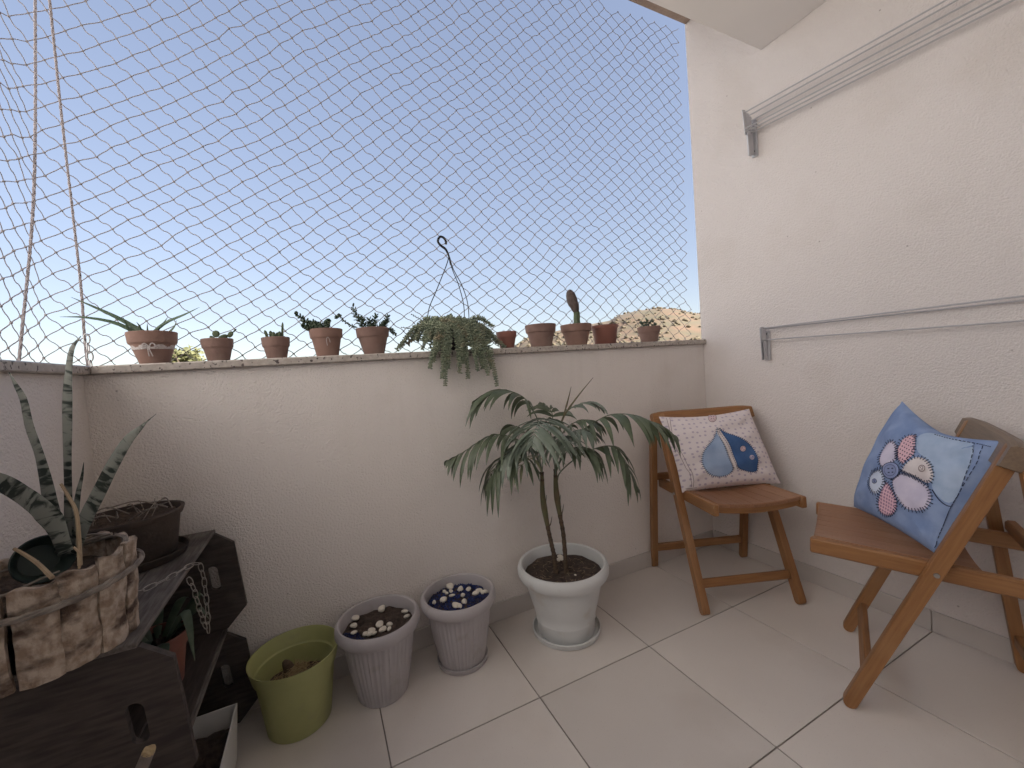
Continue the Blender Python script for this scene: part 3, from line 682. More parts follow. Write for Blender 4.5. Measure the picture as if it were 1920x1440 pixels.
# 5 spiky succulent
t = ledge(-1.668, 'terracotta pot with spiky branching succulent and a trailing sprig on each side'); c = (-1.668, YP, H)
clay_pot(t, c, .0585, .0345, .097, .36, M['terra_dark']); soil_disc(t, c, .048, .084, seed=5)
for k, (pts, L_, n_) in enumerate((([(684, 618), (676, 604), (668, 592), (662, 576)], .012, 20), ([(688, 618), (682, 606), (678, 597)], .012, 13), ([(697, 618), (701, 606), (705, 590)], .012, 18), ([(716, 618), (722, 605), (728, 592)], .011, 18), ([(706, 618), (714, 610), (722, 604)], .011, 12), ([(692, 618), (694, 608), (692, 599)], .011, 11), ([(670, 614), (655, 609), (643, 600), (637, 590)], .0055, 9), ([(638, 592), (633, 593), (630, 596)], .006, 5), ([(726, 616), (735, 620), (741, 626)], .009, 12))):
    m = MB(); rosette_stem(m, [PX(x, y, YP-.004*(k % 3)) for x, y in pts], L_*1.75, .0092, n_+6, 40+k, r=.0022, up=.5); m.build('stem', M['succ'], t)
# 6 burro's tail in a hanging basket
t = thing('hanging_basket', "trailing grey-green burro's tail in a dark hanging basket with hook and wires", 'hanging plant', (-1.37, .05, H), 'potted plants along the parapet')
bc = (-1.372, .055, H); m = MB(); lathe(m, bc, [(.030, .0005), (.058, 0), (.061, .004), (.078, .075), (.082, .076), (.082, .082), (.075, .082), (.072, .06), (.03, .058)], 36); m.build('basket', M['darkplastic'], t)
soil_disc(t, bc, .071, .068, seed=6)
def sed_stem(P, seed, n=None, l=.0185, r=.0105):
    m = MB(); r_ = random.Random(seed); L_ = sum(np.linalg.norm(np.diff(spline(P, 12), axis=0), axis=1)); n = n or int(L_/.0017)
    Q = spline(P, 40); tube(m, Q, .0016, 4); fr = frames(Q); V_, F_ = ICO0
    for k in range(n):
        u = (k+.5)/n; i = min(39, int(u*39.9)); t_, a, b = fr[i]; th = k*2.399+r_.uniform(-.25, .25)
        out = nrm((math.cos(th)*a+math.sin(th)*b)+t_*r_.uniform(.05, .45)); ll = l*r_.uniform(.75, 1.1)*(.65+.35*math.sin(math.pi*min(1, u*1.1+.12))); cc = Q[i]+out*ll*.45
        y = nrm(np.cross(out, t_)); x = np.cross(y, out)
        m.add([cc+out*v[2]*ll*.52+y*v[0]*.0040+x*v[1]*.0034 for v in V_], F_)
    m.build('trailing_stem', M['sedum'], t)
ctr = np.array(bc)+(0, 0, .08); rs = random.Random(12)
hang = [((806, 690), .0), ((835, 722), 0), ((862, 698), 0), ((878, 708), 0), ((932, 722), 0), ((896, 694), 0), ((905, 690), 0), ((840, 690), 0), ((868, 680), 0), ((922, 690), 0), ((829, 708), 0), ((915, 702), 0), ((812, 676), 0)]
for k, ((x, y), _) in enumerate(hang):
    tip = at(x, y, 'Y', -.036-.006*(k % 3)); e = at(x, 646, 'Y', -.042); e[0] = tip[0]*.75+ctr[0]*.25 if k != 4 else tip[0]-.03; e[2] = H+.028+rs.uniform(-.006, .006)
    s0 = ctr+np.array([(e[0]-ctr[0])*.35, -.02, .012]); md = (s0+e)/2+(0, -.012, .03)
    sed_stem([s0, md, e, e*.45+tip*.55+(0, -.004, .01), tip], 60+k)
for k in range(20):
    a = rs.uniform(-math.pi*.98, math.pi*.02) if k < 12 else rs.uniform(-math.pi, math.pi); R_ = rs.uniform(.09, .17)
    ex = np.array([ctr[0]+R_*1.05*math.cos(a), ctr[1]+R_*.42*math.sin(a), H+rs.uniform(.008, .05)])
    s0 = ctr+np.array([.035*math.cos(a), .02*math.sin(a), .010+rs.uniform(0, .03)]); md = s0*.45+ex*.55+(0, 0, .045)
    ex[1] = min(max(ex[1], -.035), .095); sed_stem([s0, md, ex], 90+k)
for k, (x, y) in enumerate(((745, 655), (752, 648), (765, 645), (946, 652), (935, 645), (925, 612), (777, 636), (915, 632))):
    e = at(x, y, 'Y', .01+.02*(k % 3)); e[2] = max(e[2], H+.006); s0 = ctr+np.array([(e[0]-ctr[0])*.3, 0, .02]); sed_stem([s0, (s0+e)/2+(0, 0, .035), e], 130+k)
for k in range(34):
    s0 = ctr+np.array([rs.uniform(-.055, .055), rs.uniform(-.035, .03), .004]); e = s0+np.array([rs.uniform(-.05, .05), rs.uniform(-.03, .02), rs.uniform(.020, .060)]); sed_stem([s0, (s0+e)/2+(0, 0, .012), e], 160+k, l=.014)
for k in range(44):
    a = math.radians(rs.uniform(185, 355)); f_ = rs.uniform(.55, 1.0); e = np.array([ctr[0]+.155*f_*math.cos(a)*1.05, max(-.040, .035+.085*f_*math.sin(a)), H+.012+.085*(1-f_)+rs.uniform(0, .03)])
    s0 = ctr+np.array([(e[0]-ctr[0])*.25, -.01, .02]); sed_stem([s0, s0*.4+e*.6+(0, -.008, .040), e], 210+k)
for k, pts in enumerate(([(800, 605), (785, 597), (773, 590)], [(788, 618), (770, 616), (754, 614)])):
    m = MB(); rosette_stem(m, [PX(*q) for q in pts], .008, .005, 14, 70+k, r=.0015); m.build('trailing_stem', M['succ2'], t)
hk = MB(); tube(hk, spline([PX(*q) for q in ((845, 497), (842, 482), (836, 468), (826, 460), (821, 452), (825, 444), (832, 446), (836, 453), (836, 458))], 30), np.concatenate([np.linspace(.003, .0052, 10), np.full(20, .0048)]), 8)
h_ = hk.build('hook', M['blackplastic'], t)
for pts, dy in (([(842, 480), (836, 500), (818, 545), (804, 580), (801, 612)], 0), ([(843, 482), (850, 505), (866, 535), (877, 570), (880, 612)], -.03), ([(842, 482), (848, 505), (860, 535), (869, 570), (871, 600)], .03)):
    m = MB(); tube(m, spline([PX(x, y, YP+dy*k/4) for k, (x, y) in enumerate(pts)], 24), .0019, 5); m.build('hanger_wire', M['blackplastic'], t)
# 7 shallow pot with stubble
t = ledge(-1.128, 'small dark-red clay pot with barely sprouting stubble beside an empty pot'); c = (-1.128, YP, H)
clay_pot(t, c, .044, .0285, .072, .38, M['redplastic']); soil_disc(t, c, .037, .066, seed=7)
for k in range(7):
    m = MB(); a = np.array(c)+(rnd.uniform(-.026, .026), rnd.uniform(-.02, .02), .065); rosette_stem(m, [a, a+(rnd.uniform(-.004, .004), 0, .012)], .005, .003, 5, 200+k, r=.001); m.build('sprout', M['succ2'], t)
# 8 empty pot
t = ledge(-.960, 'plain terracotta pot with nothing showing above its rim', 'flower_pot', 'flower pot'); c = (-.960, YP, H)
clay_pot(t, c, .069, .044, .099, .36, M['terra_dark']); soil_disc(t, c, .058, .075, seed=8)
# 9 grafted cactus
t = ledge(-.772, 'terracotta pot with tall club-shaped cactus on a thin neck'); c = (-.772, YP, H)
clay_pot(t, c, .072, .0445, .097, .36); soil_disc(t, c, .061, .083, seed=9)
m = MB(); a, b = PX(1082, 614), PX(1081, 580); ribbed(m, [a-(0, 0, .01), (a+b)/2, b], .0145, 6, 12); m.build('stem', M['cactus'], t)
m = MB(); ax = PX(1068, 546)-PX(1081, 588); cc = (PX(1068, 548)+PX(1080, 585))/2; z = nrm(ax); x = nrm(np.cross(z, (0, 1, 0))); y = np.cross(z, x); V_, F_ = ICO2; rr_ = random.Random(4)
m.add([cc+(x*v[0]*.0235+y*v[1]*.0235)*(1+.15*v[2])*(1+rr_.uniform(-.05, .05))+z*v[2]*np.linalg.norm(ax)*.56+x*(-.003 if v[2] < -.2 else 0) for v in V_], F_)
for k in range(160):
    v = nrm([rr_.gauss(0, 1) for _ in range(3)]); p0 = cc+(x*v[0]+y*v[1])*.0235*(1+.15*v[2])+z*v[2]*np.linalg.norm(ax)*.55; o_ = nrm((x*v[0]+y*v[1])+z*v[2]*.5); s_ = nrm(np.cross(o_, (.3, .2, .9)))*.0006
    m.add([p0-s_, p0+s_, p0+o_*.005], [(0, 1, 2)])
m.build('club', M['cactus_dark'], t)
# 10 red plastic pot
t = ledge(-.607, 'slim red plastic pot with two tiny succulent rosettes'); c = (-.607, YP, H)
m = MB(); lathe(m, c, [(.03, .0005), (.047, 0), (.049, .003), (.060, .076), (.064, .077), (.065, .090), (.062, .091), (.059, .089), (.056, .078), (.03, .075)], 40); m.build('pot', M['redplastic'], t); soil_disc(t, c, .056, .08, seed=10)
for k, pts in enumerate(([(1125, 613), (1124, 608)], [(1143, 613), (1147, 606)], [(1149, 613), (1151, 609)])):
    m = MB(); rosette_stem(m, [PX(*q) for q in pts], .018, .009, 9, 230+k); m.build('rosette', M['succ2'], t)
# 11 tiny pot
t = ledge(-.327, 'smallest terracotta pot with a little jade plant beside the side wall'); c = (-.327, YP, H)
clay_pot(t, c, .057, .039, .080, .40, M['terra_dark']); soil_disc(t, c, .048, .068, seed=11)
for k, (pts, n_) in enumerate((([(1213, 617), (1212, 608), (1213, 601)], 12), ([(1209, 617), (1206, 610), (1203, 606)], 11), ([(1222, 617), (1225, 611), (1227, 609)], 9), ([(1215, 615), (1218, 604), (1221, 603)], 5))):
    m = MB(); rosette_stem(m, [PX(*q) for q in pts], .022, .013, n_, 250+k, r=.003, up=.3); m.build('stem', M['succ'], t)

# ================================================================== FLOOR POTS
def pebble_mesh(seed):
    r_ = random.Random(seed); V_, F_ = ICO2; s = np.array([r_.uniform(.8, 1.15), r_.uniform(.6, .85), r_.uniform(.42, .6)]); ph = [r_.uniform(0, 6.28) for _ in range(3)]
    me = bpy.data.meshes.new('pebble'); me.from_pydata([tuple(v*s*(1+.12*math.sin(v[0]*2.3+ph[0])+.10*math.sin(v[1]*3.1+ph[1]))) for v in V_], [], [tuple(f) for f in F_])
    me.materials.append(M['pebble']); me.polygons.foreach_set('use_smooth', [True]*len(F_)); a = me.attributes.new('tc', 'FLOAT_VECTOR', 'POINT'); return me
PM = [pebble_mesh(k) for k in range(8)]
def pebble(p, s, label, group, k, tilt=None):
    o = bpy.data.objects.new('pebble', PM[k % 8]); COL.objects.link(o); o.location = Vector(p); o.scale = (s, s, s)
    o.rotation_euler = tilt or (rnd.uniform(-.4, .4), rnd.uniform(-.4, .4), rnd.uniform(0, 6.28)); tag(o, label, 'pebble', group)
def grains(t, c, r0, r1, z, n, seed, sector=None):
    r_ = random.Random(seed); m = MB(); V_, F_ = ICO0
    for _ in range(n):
        a = r_.uniform(*(sector or (0, 2*math.pi))); rr = math.sqrt(r_.uniform(r0*r0, r1*r1)); s = r_.uniform(.0016, .0034)
        p = np.array([c[0]+rr*math.cos(a), c[1]+rr*math.sin(a), c[2]+z+r_.uniform(0, .0035)])
        m.add([p+v*s*r_.uniform(.7, 1.3) for v in V_], F_)
    o = m.build('gravel', M['gravel'], t, smooth=False); tag(o, kind='stuff')
def ribbed_pot(c, label, tray):
    t = thing('planter_pot', label, 'plant pot', c, 'ribbed grey pots')
    RT, RB, h = .129, .076, .247
    m = MB(); n = 176; rib = lambda th, i: 0
    prof = [(RB*.6, .0015), (RB, 0), (RB+.003, .004)]
    body = [(RB+(RT*.865-RB)*((z-.006)/(h*.83))**.8, z) for z in np.linspace(.012, h*.83, 9)]
    lip = [(RT*.88, h*.835), (RT*.99, h*.85), (RT*1.02, h*.885), (RT*1.02, h*.94), (RT*.99, h*.985), (RT*.95, h), (RT*.90, h*.99), (RT*.875, h*.95), (RT*.86, h*.80), (RT*.60, h*.74)]
    prof += body+lip
    def rf(th, i):
        if 3 <= i < 3+len(body)-1: return .0016*(1 if math.cos(th*44) > 0 else -.6)
        return 0
    lathe(m, c, prof, n, rfun=rf); m.build('pot', M['greypot'], t)
    if tray:
        m = MB(); lathe(m, c, [(.05, -.0), (.083, 0), (.087, .004), (.089, .018), (.085, .019), (.082, .006), (.0795, .0055)], 60); m.build('base_tray', M['greypot'], t)
    return t
c1 = (-1.747, -.138, 0); t1 = ribbed_pot(c1, 'ribbed grey plastic pot of bare dark soil and white pebbles beside the lime pot', False)
soil_disc(t1, c1, .111, .208, seed=21, amp=.006); grains(t1, c1, .062, .108, .209, 260, 5, (math.pi*.95, math.pi*1.45))
lab1, g1_ = 'white pebble on dark soil in the grey pot next to the lime pot', 'pebbles on the bare soil'
k = 0
for x, y, s in ((667, 1159, 1.1), (663, 1174, 1), (663, 1187, .8), (712, 1171, 1.25), (731, 1171, .95), (717, 1181, 1), (696, 1183, 1), (702, 1188, .8), (686, 1189, .85), (716, 1142, 1.2), (760, 1147, .9), (763, 1156, 1), (730, 1180, .8), (693, 1190, .8)):
    p = at(x, y, 'Z', .214); pebble(p+(0, 0, .002), .0125*s, lab1, g1_, k); k += 1
c2 = (-1.475, -.138, 0); t2 = ribbed_pot(c2, 'ribbed grey plastic pot of navy gravel and white pebbles beside the palm', True)
soil_disc(t2, c2, .111, .208, seed=22, amp=.006); grains(t2, c2, .0, .108, .2095, 1500, 6)
lab2, g2_ = 'white pebble on navy gravel in the grey pot next to the palm', 'pebbles on the blue gravel'
for x, y, s in ((844, 1100, 1.2), (864, 1105, 1.15), (833, 1110, .6), (832, 1125, 1.25), (848, 1117, .9), (845, 1109, .7), (868, 1117, 1.0), (879, 1105, .8), (893, 1113, 1.1), (900, 1107, .9), (910, 1110, .8), (871, 1129, .95), (855, 1136, 1.1), (862, 1137, .9), (814, 1130, .8), (838, 1113, .55), (905, 1111, .7), (896, 1107, .8)):
    p = at(x, y, 'Z', .214); pebble(p+(0, 0, .002), .0125*s, lab2, g2_, k); k += 1
# lime pot
cl_ = (-1.989, -.129, 0); t = thing('planter_pot', 'lime green plastic pot with dry straw inside, beside the crates', 'plant pot', cl_)
m = MB(); h = .214
lathe(m, cl_, [(.05, .002), (.083, 0), (.0865, .004), (.106, h-.05), (.107, h-.047), (.1125, h-.045), (.1135, h-.042), (.122, h-.003), (.123, h), (.1205, h+.0005), (.1185, h-.003), (.1105, h-.040), (.1085, h-.044), (.1055, h-.046), (.082, .012), (.04, .010)], 72)
m.build('pot', M['limepot'], t)
# dry heap
m = MB(); r_ = random.Random(9); n = 24; vs = [(cl_[0]-.0, cl_[1], .152)]
for q in range(1, 7):
    for j in range(n):
        th = 2*math.pi*j/n; rr = .0985*q/6; vs.append((cl_[0]+rr*math.cos(th), cl_[1]+rr*math.sin(th), .112+.040*max(0, 1-q/5)**.8+r_.uniform(-.003, .003)))
m.add(vs, [(0, 1+j, 1+(j+1) % n) for j in range(n)]+[(1+q*n+j, 1+(q+1)*n+j, 1+(q+1)*n+(j+1) % n, 1+q*n+(j+1) % n) for q in range(5) for j in range(n)]); m.build('soil', M['soil_dry'], t)
m = MB()
for _ in range(230):
    a = r_.uniform(0, 6.28); rr = abs(r_.gauss(0, .035)); rr = min(rr, .085); p = np.array([cl_[0]+rr*math.cos(a), cl_[1]+rr*math.sin(a), .156-.45*rr+r_.uniform(0, .008)]); d_ = nrm([r_.gauss(0, 1), r_.gauss(0, 1), r_.gauss(0, .35)])*r_.uniform(.012, .026)
    tube(m, [p-d_, p+(0, 0, r_.uniform(.001, .005)), p+d_], .0007, 3, cap=False)
tag(m.build('straw', M['straw'], t), kind='stuff')
m = MB(); b0 = np.array(cl_)+(-.02, .01, .128); tube(m, spline([b0, b0+(0, .0, .03), b0+(-.006, .002, .050), b0+(-.004, .002, .058)], 9), np.array([.017, .017, .016, .015, .014, .012, .010, .007, .003]), 9); m.build('dead_stump', M['palmtrunk'], t)

# ------------------------------------------------------------------ potted palm
cp = np.array((-1.074, -.193, 0)); t = thing('potted_palm', 'parlour palm with two thin trunks in a white pot on a saucer', 'potted palm', cp)
m = MB(); lathe(m, cp, [(.06, .003), (.122, 0), (.127, .003), (.131, .020), (.126, .022), (.121, .010), (.115, .0055)], 72); m.build('saucer', M['whitepot'], t)
m = MB(); h = .268; RT = .170; RB = .106; z0 = .006
pr = [(RB*.6, z0+.002), (RB, z0), (RB+.002, z0+.004), (RB+.005, z0+.052), (RB+.0075, z0+.054), (RB+.0078, z0+.060), (RB+.0065, z0+.063)]
pr += [(RB+.0065+(RT*.875-RB-.0065)*q, z0+.063+(h*.80-.069)*q) for q in (.25, .5, .75, .92, 1)]
pr += [(RT*.90, h*.812), (RT*.985, h*.83), (RT*1.015, h*.87), (RT*1.02, h*.93), (RT*.995, h*.98), (RT*.955, h), (RT*.91, h*.99), (RT*.885, h*.955), (RT*.87, h*.80), (RT*.6, h*.76)]
lathe(m, cp, pr, 80); m.build('pot', M['whitepot'], t)
so = soil_disc(t, cp, .148, .224, seed=31, amp=.006)
r_ = random.Random(17); m = MB()
for _ in range(110):
    a = r_.uniform(0, 6.28); rr = .14*math.sqrt(r_.random()); p = cp+np.array([rr*math.cos(a), rr*math.sin(a), .228]); d_ = nrm([r_.gauss(0, 1), r_.gauss(0, 1), r_.gauss(0, .2)])*r_.uniform(.004, .012); tube(m, [p-d_, p+d_], .0006, 3, cap=False)
tag(m.build('root_litter', M['twig'], t), kind='stuff')
for k, (x, y) in enumerate(((1050, 1043), (1047, 1049), (1054, 1047), (1079, 1078))):
    pebble(at(x, y, 'Z', .236), (.013, .010, .011, .005)[k], 'white pebble at the foot of the palm trunks', 'pebbles under the palm', k)
DP = depth_of(cp+np.array([0, 0, .5]))
def PP(x, y, toward=0.0): return atdep(x, y, DP-toward)
trk = [[(1040, 1046, 0), (1034, 1020, 0), (1026, 983, 0), (1018, 935, 0), (1016, 885, 0)], [(1060, 1046, 0), (1056, 1000, 0), (1049, 962, 0), (1043, 922, 0), (1041, 880, 0)]]
for q in trk:
    P = spline([PP(x, y, d) for x, y, d in q], 40); P[0][2] = .215; m = MB()
    tube(m, P, [.0082-.0012*(i/39)+(.0012 if i % 3 == 0 else 0) for i in range(40)], 9); ob = m.build('trunk', M['palmtrunk'], t)
    m = MB(); tube(m, P[19:], np.concatenate([np.linspace(.0085, .0120, 8), np.linspace(.0118, .0065, 13)]), 9); m.build('sheath', M['palmstem'], ob)
    for s_ in range(4):
        i = 14+s_*4; p = P[i]; d_ = np.array([rnd.uniform(-1, 1), rnd.uniform(-.6, .2), 1.0]); mm = MB(); tube(mm, spline([p, p+d_*.014, p+nrm(d_)*.03+(0, 0, .02)], 6), np.linspace(.003, .0008, 6), 4); mm.build('old_sheath', M['palmtrunk'], ob)
def frond(pts, nl, ll, lw, mt, droop=.9, start=.25, seed=1, side_bias=0, spread=.55, tipf=.55, stem_r=.0028):
    """pts (px,py,toward). Leaflets on both sides from 'start' of the rachis"""
    r_ = random.Random(seed); P = spline([PP(*q) for q in pts], 60); m = MB()
    tube(m, P, np.linspace(stem_r, .0008, 60), 5)
    T_ = np.gradient(P, axis=0); view = nrm(P[30]-CAM)
    for k in range(nl):
        u = start+(1-start)*(k/(nl-1))**.95; i = min(59, int(u*59.99)); tng = nrm(T_[i])
        lat = nrm(np.cross(tng, (0, 0, 1))) if abs(tng[2]) < .97 else nrm(np.cross(tng, view))
        env = (math.sin(math.pi*min(1, .18+.82*(u-start)/(1-start)))**.6*.75+.25)*(1-.45*max(0, (u-.8)/.2)*(1-tipf))
        for sg in (-1, 1):
            L_ = ll*env*r_.uniform(.78, 1.12); d0 = nrm(tng*(.18+.55*u*u+r_.uniform(-.16, .16))+lat*sg*(spread+.1+r_.uniform(-.2, .2))+np.array([0, 0, .26-.25*droop]))
            Q = [P[i]]; dcur = d0; ns = 8; dr_ = droop*r_.uniform(.75, 1.2)
            for s in range(1, ns):
                dcur = nrm(dcur+np.array([0, 0, -dr_*.30*(.45+s/ns)])); Q.append(Q[-1]+dcur*L_/(ns-1))
            Q = np.array(Q)
            bk = Q[:, 1].max()
            if bk > -.006: Q[:, 1] -= np.linspace(0, 1, ns)**.7*(bk+.006) if Q[0, 1] < -.006 else (bk+.006)
            ws = [lw*(.14+.86*math.sin(math.pi*min(1, (s/(ns-1))**.72*.92+.08))**1.15) if s < ns-1 else .0003 for s in range(ns)]
            fx = nrm(tng*.8+lat*sg*-.45+np.array([0, 0, .2])); leaf_strip(m, Q, ws, fx, .28)
    return m.build('frond', mt, t)
frond([(1013, 880, .0), (1011, 800, .01), (997, 766, .02), (984, 747, .03), (962, 735, .04), (935, 731, .05), (912, 738, .055), (893, 750, .06)], 10, 0.185, 0.0098, M['palm'], .95, .34, 1, spread=.35)
frond([(1014, 882, .0), (1000, 845, .03), (965, 822, .06), (930, 815, .08), (900, 827, .09), (872, 846, .10), (842, 862, .11)], 11, 0.165, 0.0092, M['palm'], 1.0, .22, 2, spread=.4)
frond([(1014, 890, .01), (990, 860, .05), (962, 852, .08), (940, 862, .10), (924, 885, .11), (914, 905, .11)], 10, 0.190, 0.0105, M['palm'], 1.0, .2, 3, spread=.45)
frond([(1042, 890, .01), (1034, 820, .05), (1022, 786, .10), (1012, 790, .16), (1004, 806, .20), (998, 830, .22)], 12, 0.200, 0.0098, M['palm_pale'], .85, .34, 4, spread=.8)
frond([(1016, 885, .01), (1010, 858, .05), (992, 862, .09), (972, 878, .11), (958, 890, .12)], 7, 0.085, 0.0062, M['palm_dry'], .7, .3, 5, spread=.5)
frond([(1043, 885, .0), (1058, 842, .02), (1074, 824, .03), (1100, 801, .05), (1137, 780, .07), (1164, 776, .08), (1192, 779, .09), (1213, 787, .10), (1240, 798, .10), (1262, 815, .10)], 12, 0.185, 0.0105, M['palm'], .95, .34, 6, spread=.45)
frond([(1044, 905, .0), (1050, 886, .0), (1076, 862, .02), (1103, 846, .04), (1137, 836, .06), (1157, 842, .08), (1172, 866, .09), (1184, 892, .10), (1195, 914, .10)], 11, 0.150, 0.0095, M['palm'], .95, .36, 7, spread=.45)
frond([(1043, 880, -.02), (1049, 815, -.03), (1058, 778, -.04), (1081, 760, -.05), (1108, 755, -.06), (1132, 768, -.06)], 9, 0.100, 0.0078, M['palm_pale'], .5, .42, 8, spread=.7)
frond([(1043, 880, -.02), (1052, 820, -.02), (1072, 795, .0), (1100, 788, .02), (1122, 800, .02)], 9, 0.120, 0.0085, M['palm'], .6, .4, 9, spread=.6)
frond([(1016, 885, -.01), (1024, 820, -.03), (1036, 785, -.04), (1030, 766, -.05), (1016, 757, -.06)], 8, 0.115, 0.0080, M['palm'], .7, .35, 10, spread=.6)
frond([(1016, 885, .02), (1006, 850, .07), (980, 835, .12), (956, 846, .14), (940, 872, .15)], 9, 0.140, 0.0088, M['palm_pale'], 1.0, .3, 11, spread=.5)
frond([(1043, 882, .02), (1060, 850, .07), (1085, 838, .10), (1112, 846, .12), (1128, 868, .12)], 9, 0.140, 0.0088, M['palm'], .95, .3, 12, spread=.5)
frond([(1043, 882, .0), (1050, 840, .03), (1070, 812, .06), (1092, 806, .09), (1112, 816, .11)], 9, .13, .0085, M['palm_pale'], .8, .3, 13, spread=.6)
frond([(1015, 884, -.01), (1004, 840, -.02), (985, 812, -.02), (965, 800, -.02), (945, 806, -.02)], 9, .13, .0085, M['palm'], .9, .35, 14, spread=.5)
frond([(1042, 884, .0), (1036, 845, .06), (1040, 820, .12), (1052, 822, .17), (1060, 840, .20)], 9, .14, .0085, M['palm_pale'], .85, .3, 15, spread=.7)
for pts in ([(1043, 880, 0), (1049, 815, 0), (1058, 780, 0), (1082, 745, .02), (1112, 708, .03)], [(1042, 880, 0), (1048, 810, 0), (1058, 775, 0), (1065, 750, 0), (1071, 725, 0)]):
    P = spline([PP(*q) for q in pts], 30); m = MB(); tube(m, P, np.concatenate([np.full(18, .0026), np.linspace(.0036, .0008, 12)]), 6); m.build('spear_leaf', M['palmstem'], t)

# ================================================================== CHAIRS
def make_chair(label, origin, fwd):
    ax_y = np.array([fwd[0], fwd[1], 0.]); ax_y = nrm(ax_y); ax_x = np.array([ax_y[1], -ax_y[0], 0]); yaw = math.atan2(-ax_x[1]*-1, ax_x[0])
    t = bpy.data.objects.new('folding_chair', None); COL.objects.link(t); t['_o'] = (0., 0., 0.)
    t.location = Vector(origin); t.rotation_euler = (0, 0, math.atan2(ax_x[1], ax_x[0])); t.empty_display_size = .05; tag(t, label, 'chair', 'folding chairs')
    def rounded_bar(a, b, wx, wy, name, mt, par):
        """flat bar with rounded ends in its wide plane (wy across, wx thick along x)"""
        a = np.array(a, float); b = np.array(b, float); L_ = np.linalg.norm(b-a); z = (b-a)/L_; x = np.array([1., 0, 0]); y = np.cross(z, x)
        r = wy/2; poly = [(r*math.cos(q), -L_/2+r+r*math.sin(q)) for q in np.linspace(math.pi, 2*math.pi, 9)]+[(r*math.cos(q), L_/2-r+r*math.sin(q)) for q in np.linspace(0, math.pi, 9)]
        m = MB(); c = (a+b)/2; bv = .0025
        lay = [(-wx/2, .94), (-wx/2+bv, 1), (wx/2-bv, 1), (wx/2, .94)]; n = len(poly); vs = []; tc = []
        for dx, s in lay:
            for u_, v_ in poly:
                u2 = u_*s; v2 = v_-(1-s)*r*np.sign(v_); vs.append(c+x*dx+y*u2+z*v2); tc.append((v2+c[0]*3, u2+c[1], dx))
        fs = [tuple(range(n)), tuple(3*n+k_ for k_ in range(n))[::-1]]
        for l_ in range(3):
            for k_ in range(n): fs.append((l_*n+(k_+1) % n, l_*n+k_, (l_+1)*n+k_, (l_+1)*n+(k_+1) % n))
        m.add(vs, fs, tc); return m.build(name, mt, par)
    top = np.array([0, -.318, .765])
    for s in (-1, 1):
        lg = rounded_bar((s*.198, .006, -.0), (s*.198, top[1], top[2]), .030, .032, 'leg', M['wood'], t)
        rounded_bar((s*.2275, -.405, 0), (s*.2275, -.325, .715), .027, .030, 'leg', M['wood'], t)
        m = MB(); beam(m, (s*.172, .078, .436), (s*.172, -.405, .412), .022, .044, (1, 0, 0), .004); m.build('seat_rail', M['wood'], t)
        m = MB(); tube(m, [(s*.2125, -.178, .427), (s*.2165, -.178, .427)], [.0065, .0055], 10); tube(m, [(s*.155, -.178, .427), (s*.157, -.178, .427)], .006, 10); m.build('bolt', M['steel'], lg)
    # longitudinal slats in a shallow dish
    n = 7; W = .322
    for k_ in range(n):
        x0 = -W/2+W*k_/n+.0009; x1 = -W/2+W*(k_+1)/n-.0009
        def dz(x): return -.014*(1-(x/(W/2))**2)
        m = MB(); zt0, zt1 = .459, .4405; yy0, yy1 = .070, -.262; th = .014
        xs_ = np.linspace(x0, x1, 4); vs = []; tc = []
        for (y_, zt) in ((yy0, zt0), (yy0-.003, zt0+.0005), (yy1, zt1)):
            for x_ in xs_: vs.append((x_, y_, zt+dz(x_)-(.002 if y_ == yy0 else 0))); tc.append((y_+k_*1.3, x_, 0))
        for (y_, zt) in ((yy0, zt0), (yy1, zt1)):
            for x_ in xs_: vs.append((x_, y_, zt+dz(x_)-th)); tc.append((y_+k_*1.3, x_, .02))
        fs = []
        for q in range(3):
            fs += [(q, 4+q, 5+q, q+1)[::-1], (4+q, 8+q, 9+q, 5+q)[::-1], (12+q, 16+q, 17+q, 13+q), (q, q+1, 13+q, 12+q)[::-1], (8+q, 9+q, 17+q, 16+q)]
        fs += [(0, 4, 8, 16, 12), (3, 15, 19, 11, 7)]
        m.add(vs, fs, tc); m.build('seat_slat', M['wood_seat'], t, smooth=False)
    for y_, z_ in ((.055, .430), (-.235, .4145)):
        m = MB(); vs = []; tc = []; N_ = 13
        for x_ in np.linspace(-.160, .160, N_):
            for (dy, dz_) in ((.009, .0), (-.009, 0), (-.009, -.022), (.009, -.022)):
                vs.append((x_, y_+dy, z_+.0145-.014*(1-(x_/.161)**2)+dz_)); tc.append((x_, dy, dz_))
        fs = [(q*4+e, q*4+(e+1) % 4, q*4+4+(e+1) % 4, q*4+4+e)[::-1] for q in range(N_-1) for e in range(4)]+[(0, 1, 2, 3)[::-1], tuple(4*(N_-1)+e for e in range(4))]
        m.add(vs, fs, tc); m.build('seat_batten', M['wood'], t, smooth=False)
    m = MB(); beam(m, (-.1835, -.038, .102), (.1835, -.038, .102), .018, .034, (0, 1, .4), .003); m.build('stretcher', M['wood'], t)
    m = MB(); beam(m, (-.212, -.394, .098), (.212, -.394, .098), .020, .034, (0, 1, 0), .003); m.build('stretcher', M['wood'], t)
    m = MB(); beam(m, (-.211, -.384, .448), (.211, -.384, .448), .026, .032, (0, 1, 0), .007); m.build('seat_stop_bar', M['wood'], t)
    # curved top rail
    m = MB(); N_ = 15; vs = []; tc = []
    sl = nrm(np.array([0, -.318, .765])); nn = np.array([0, sl[2], -sl[1]])
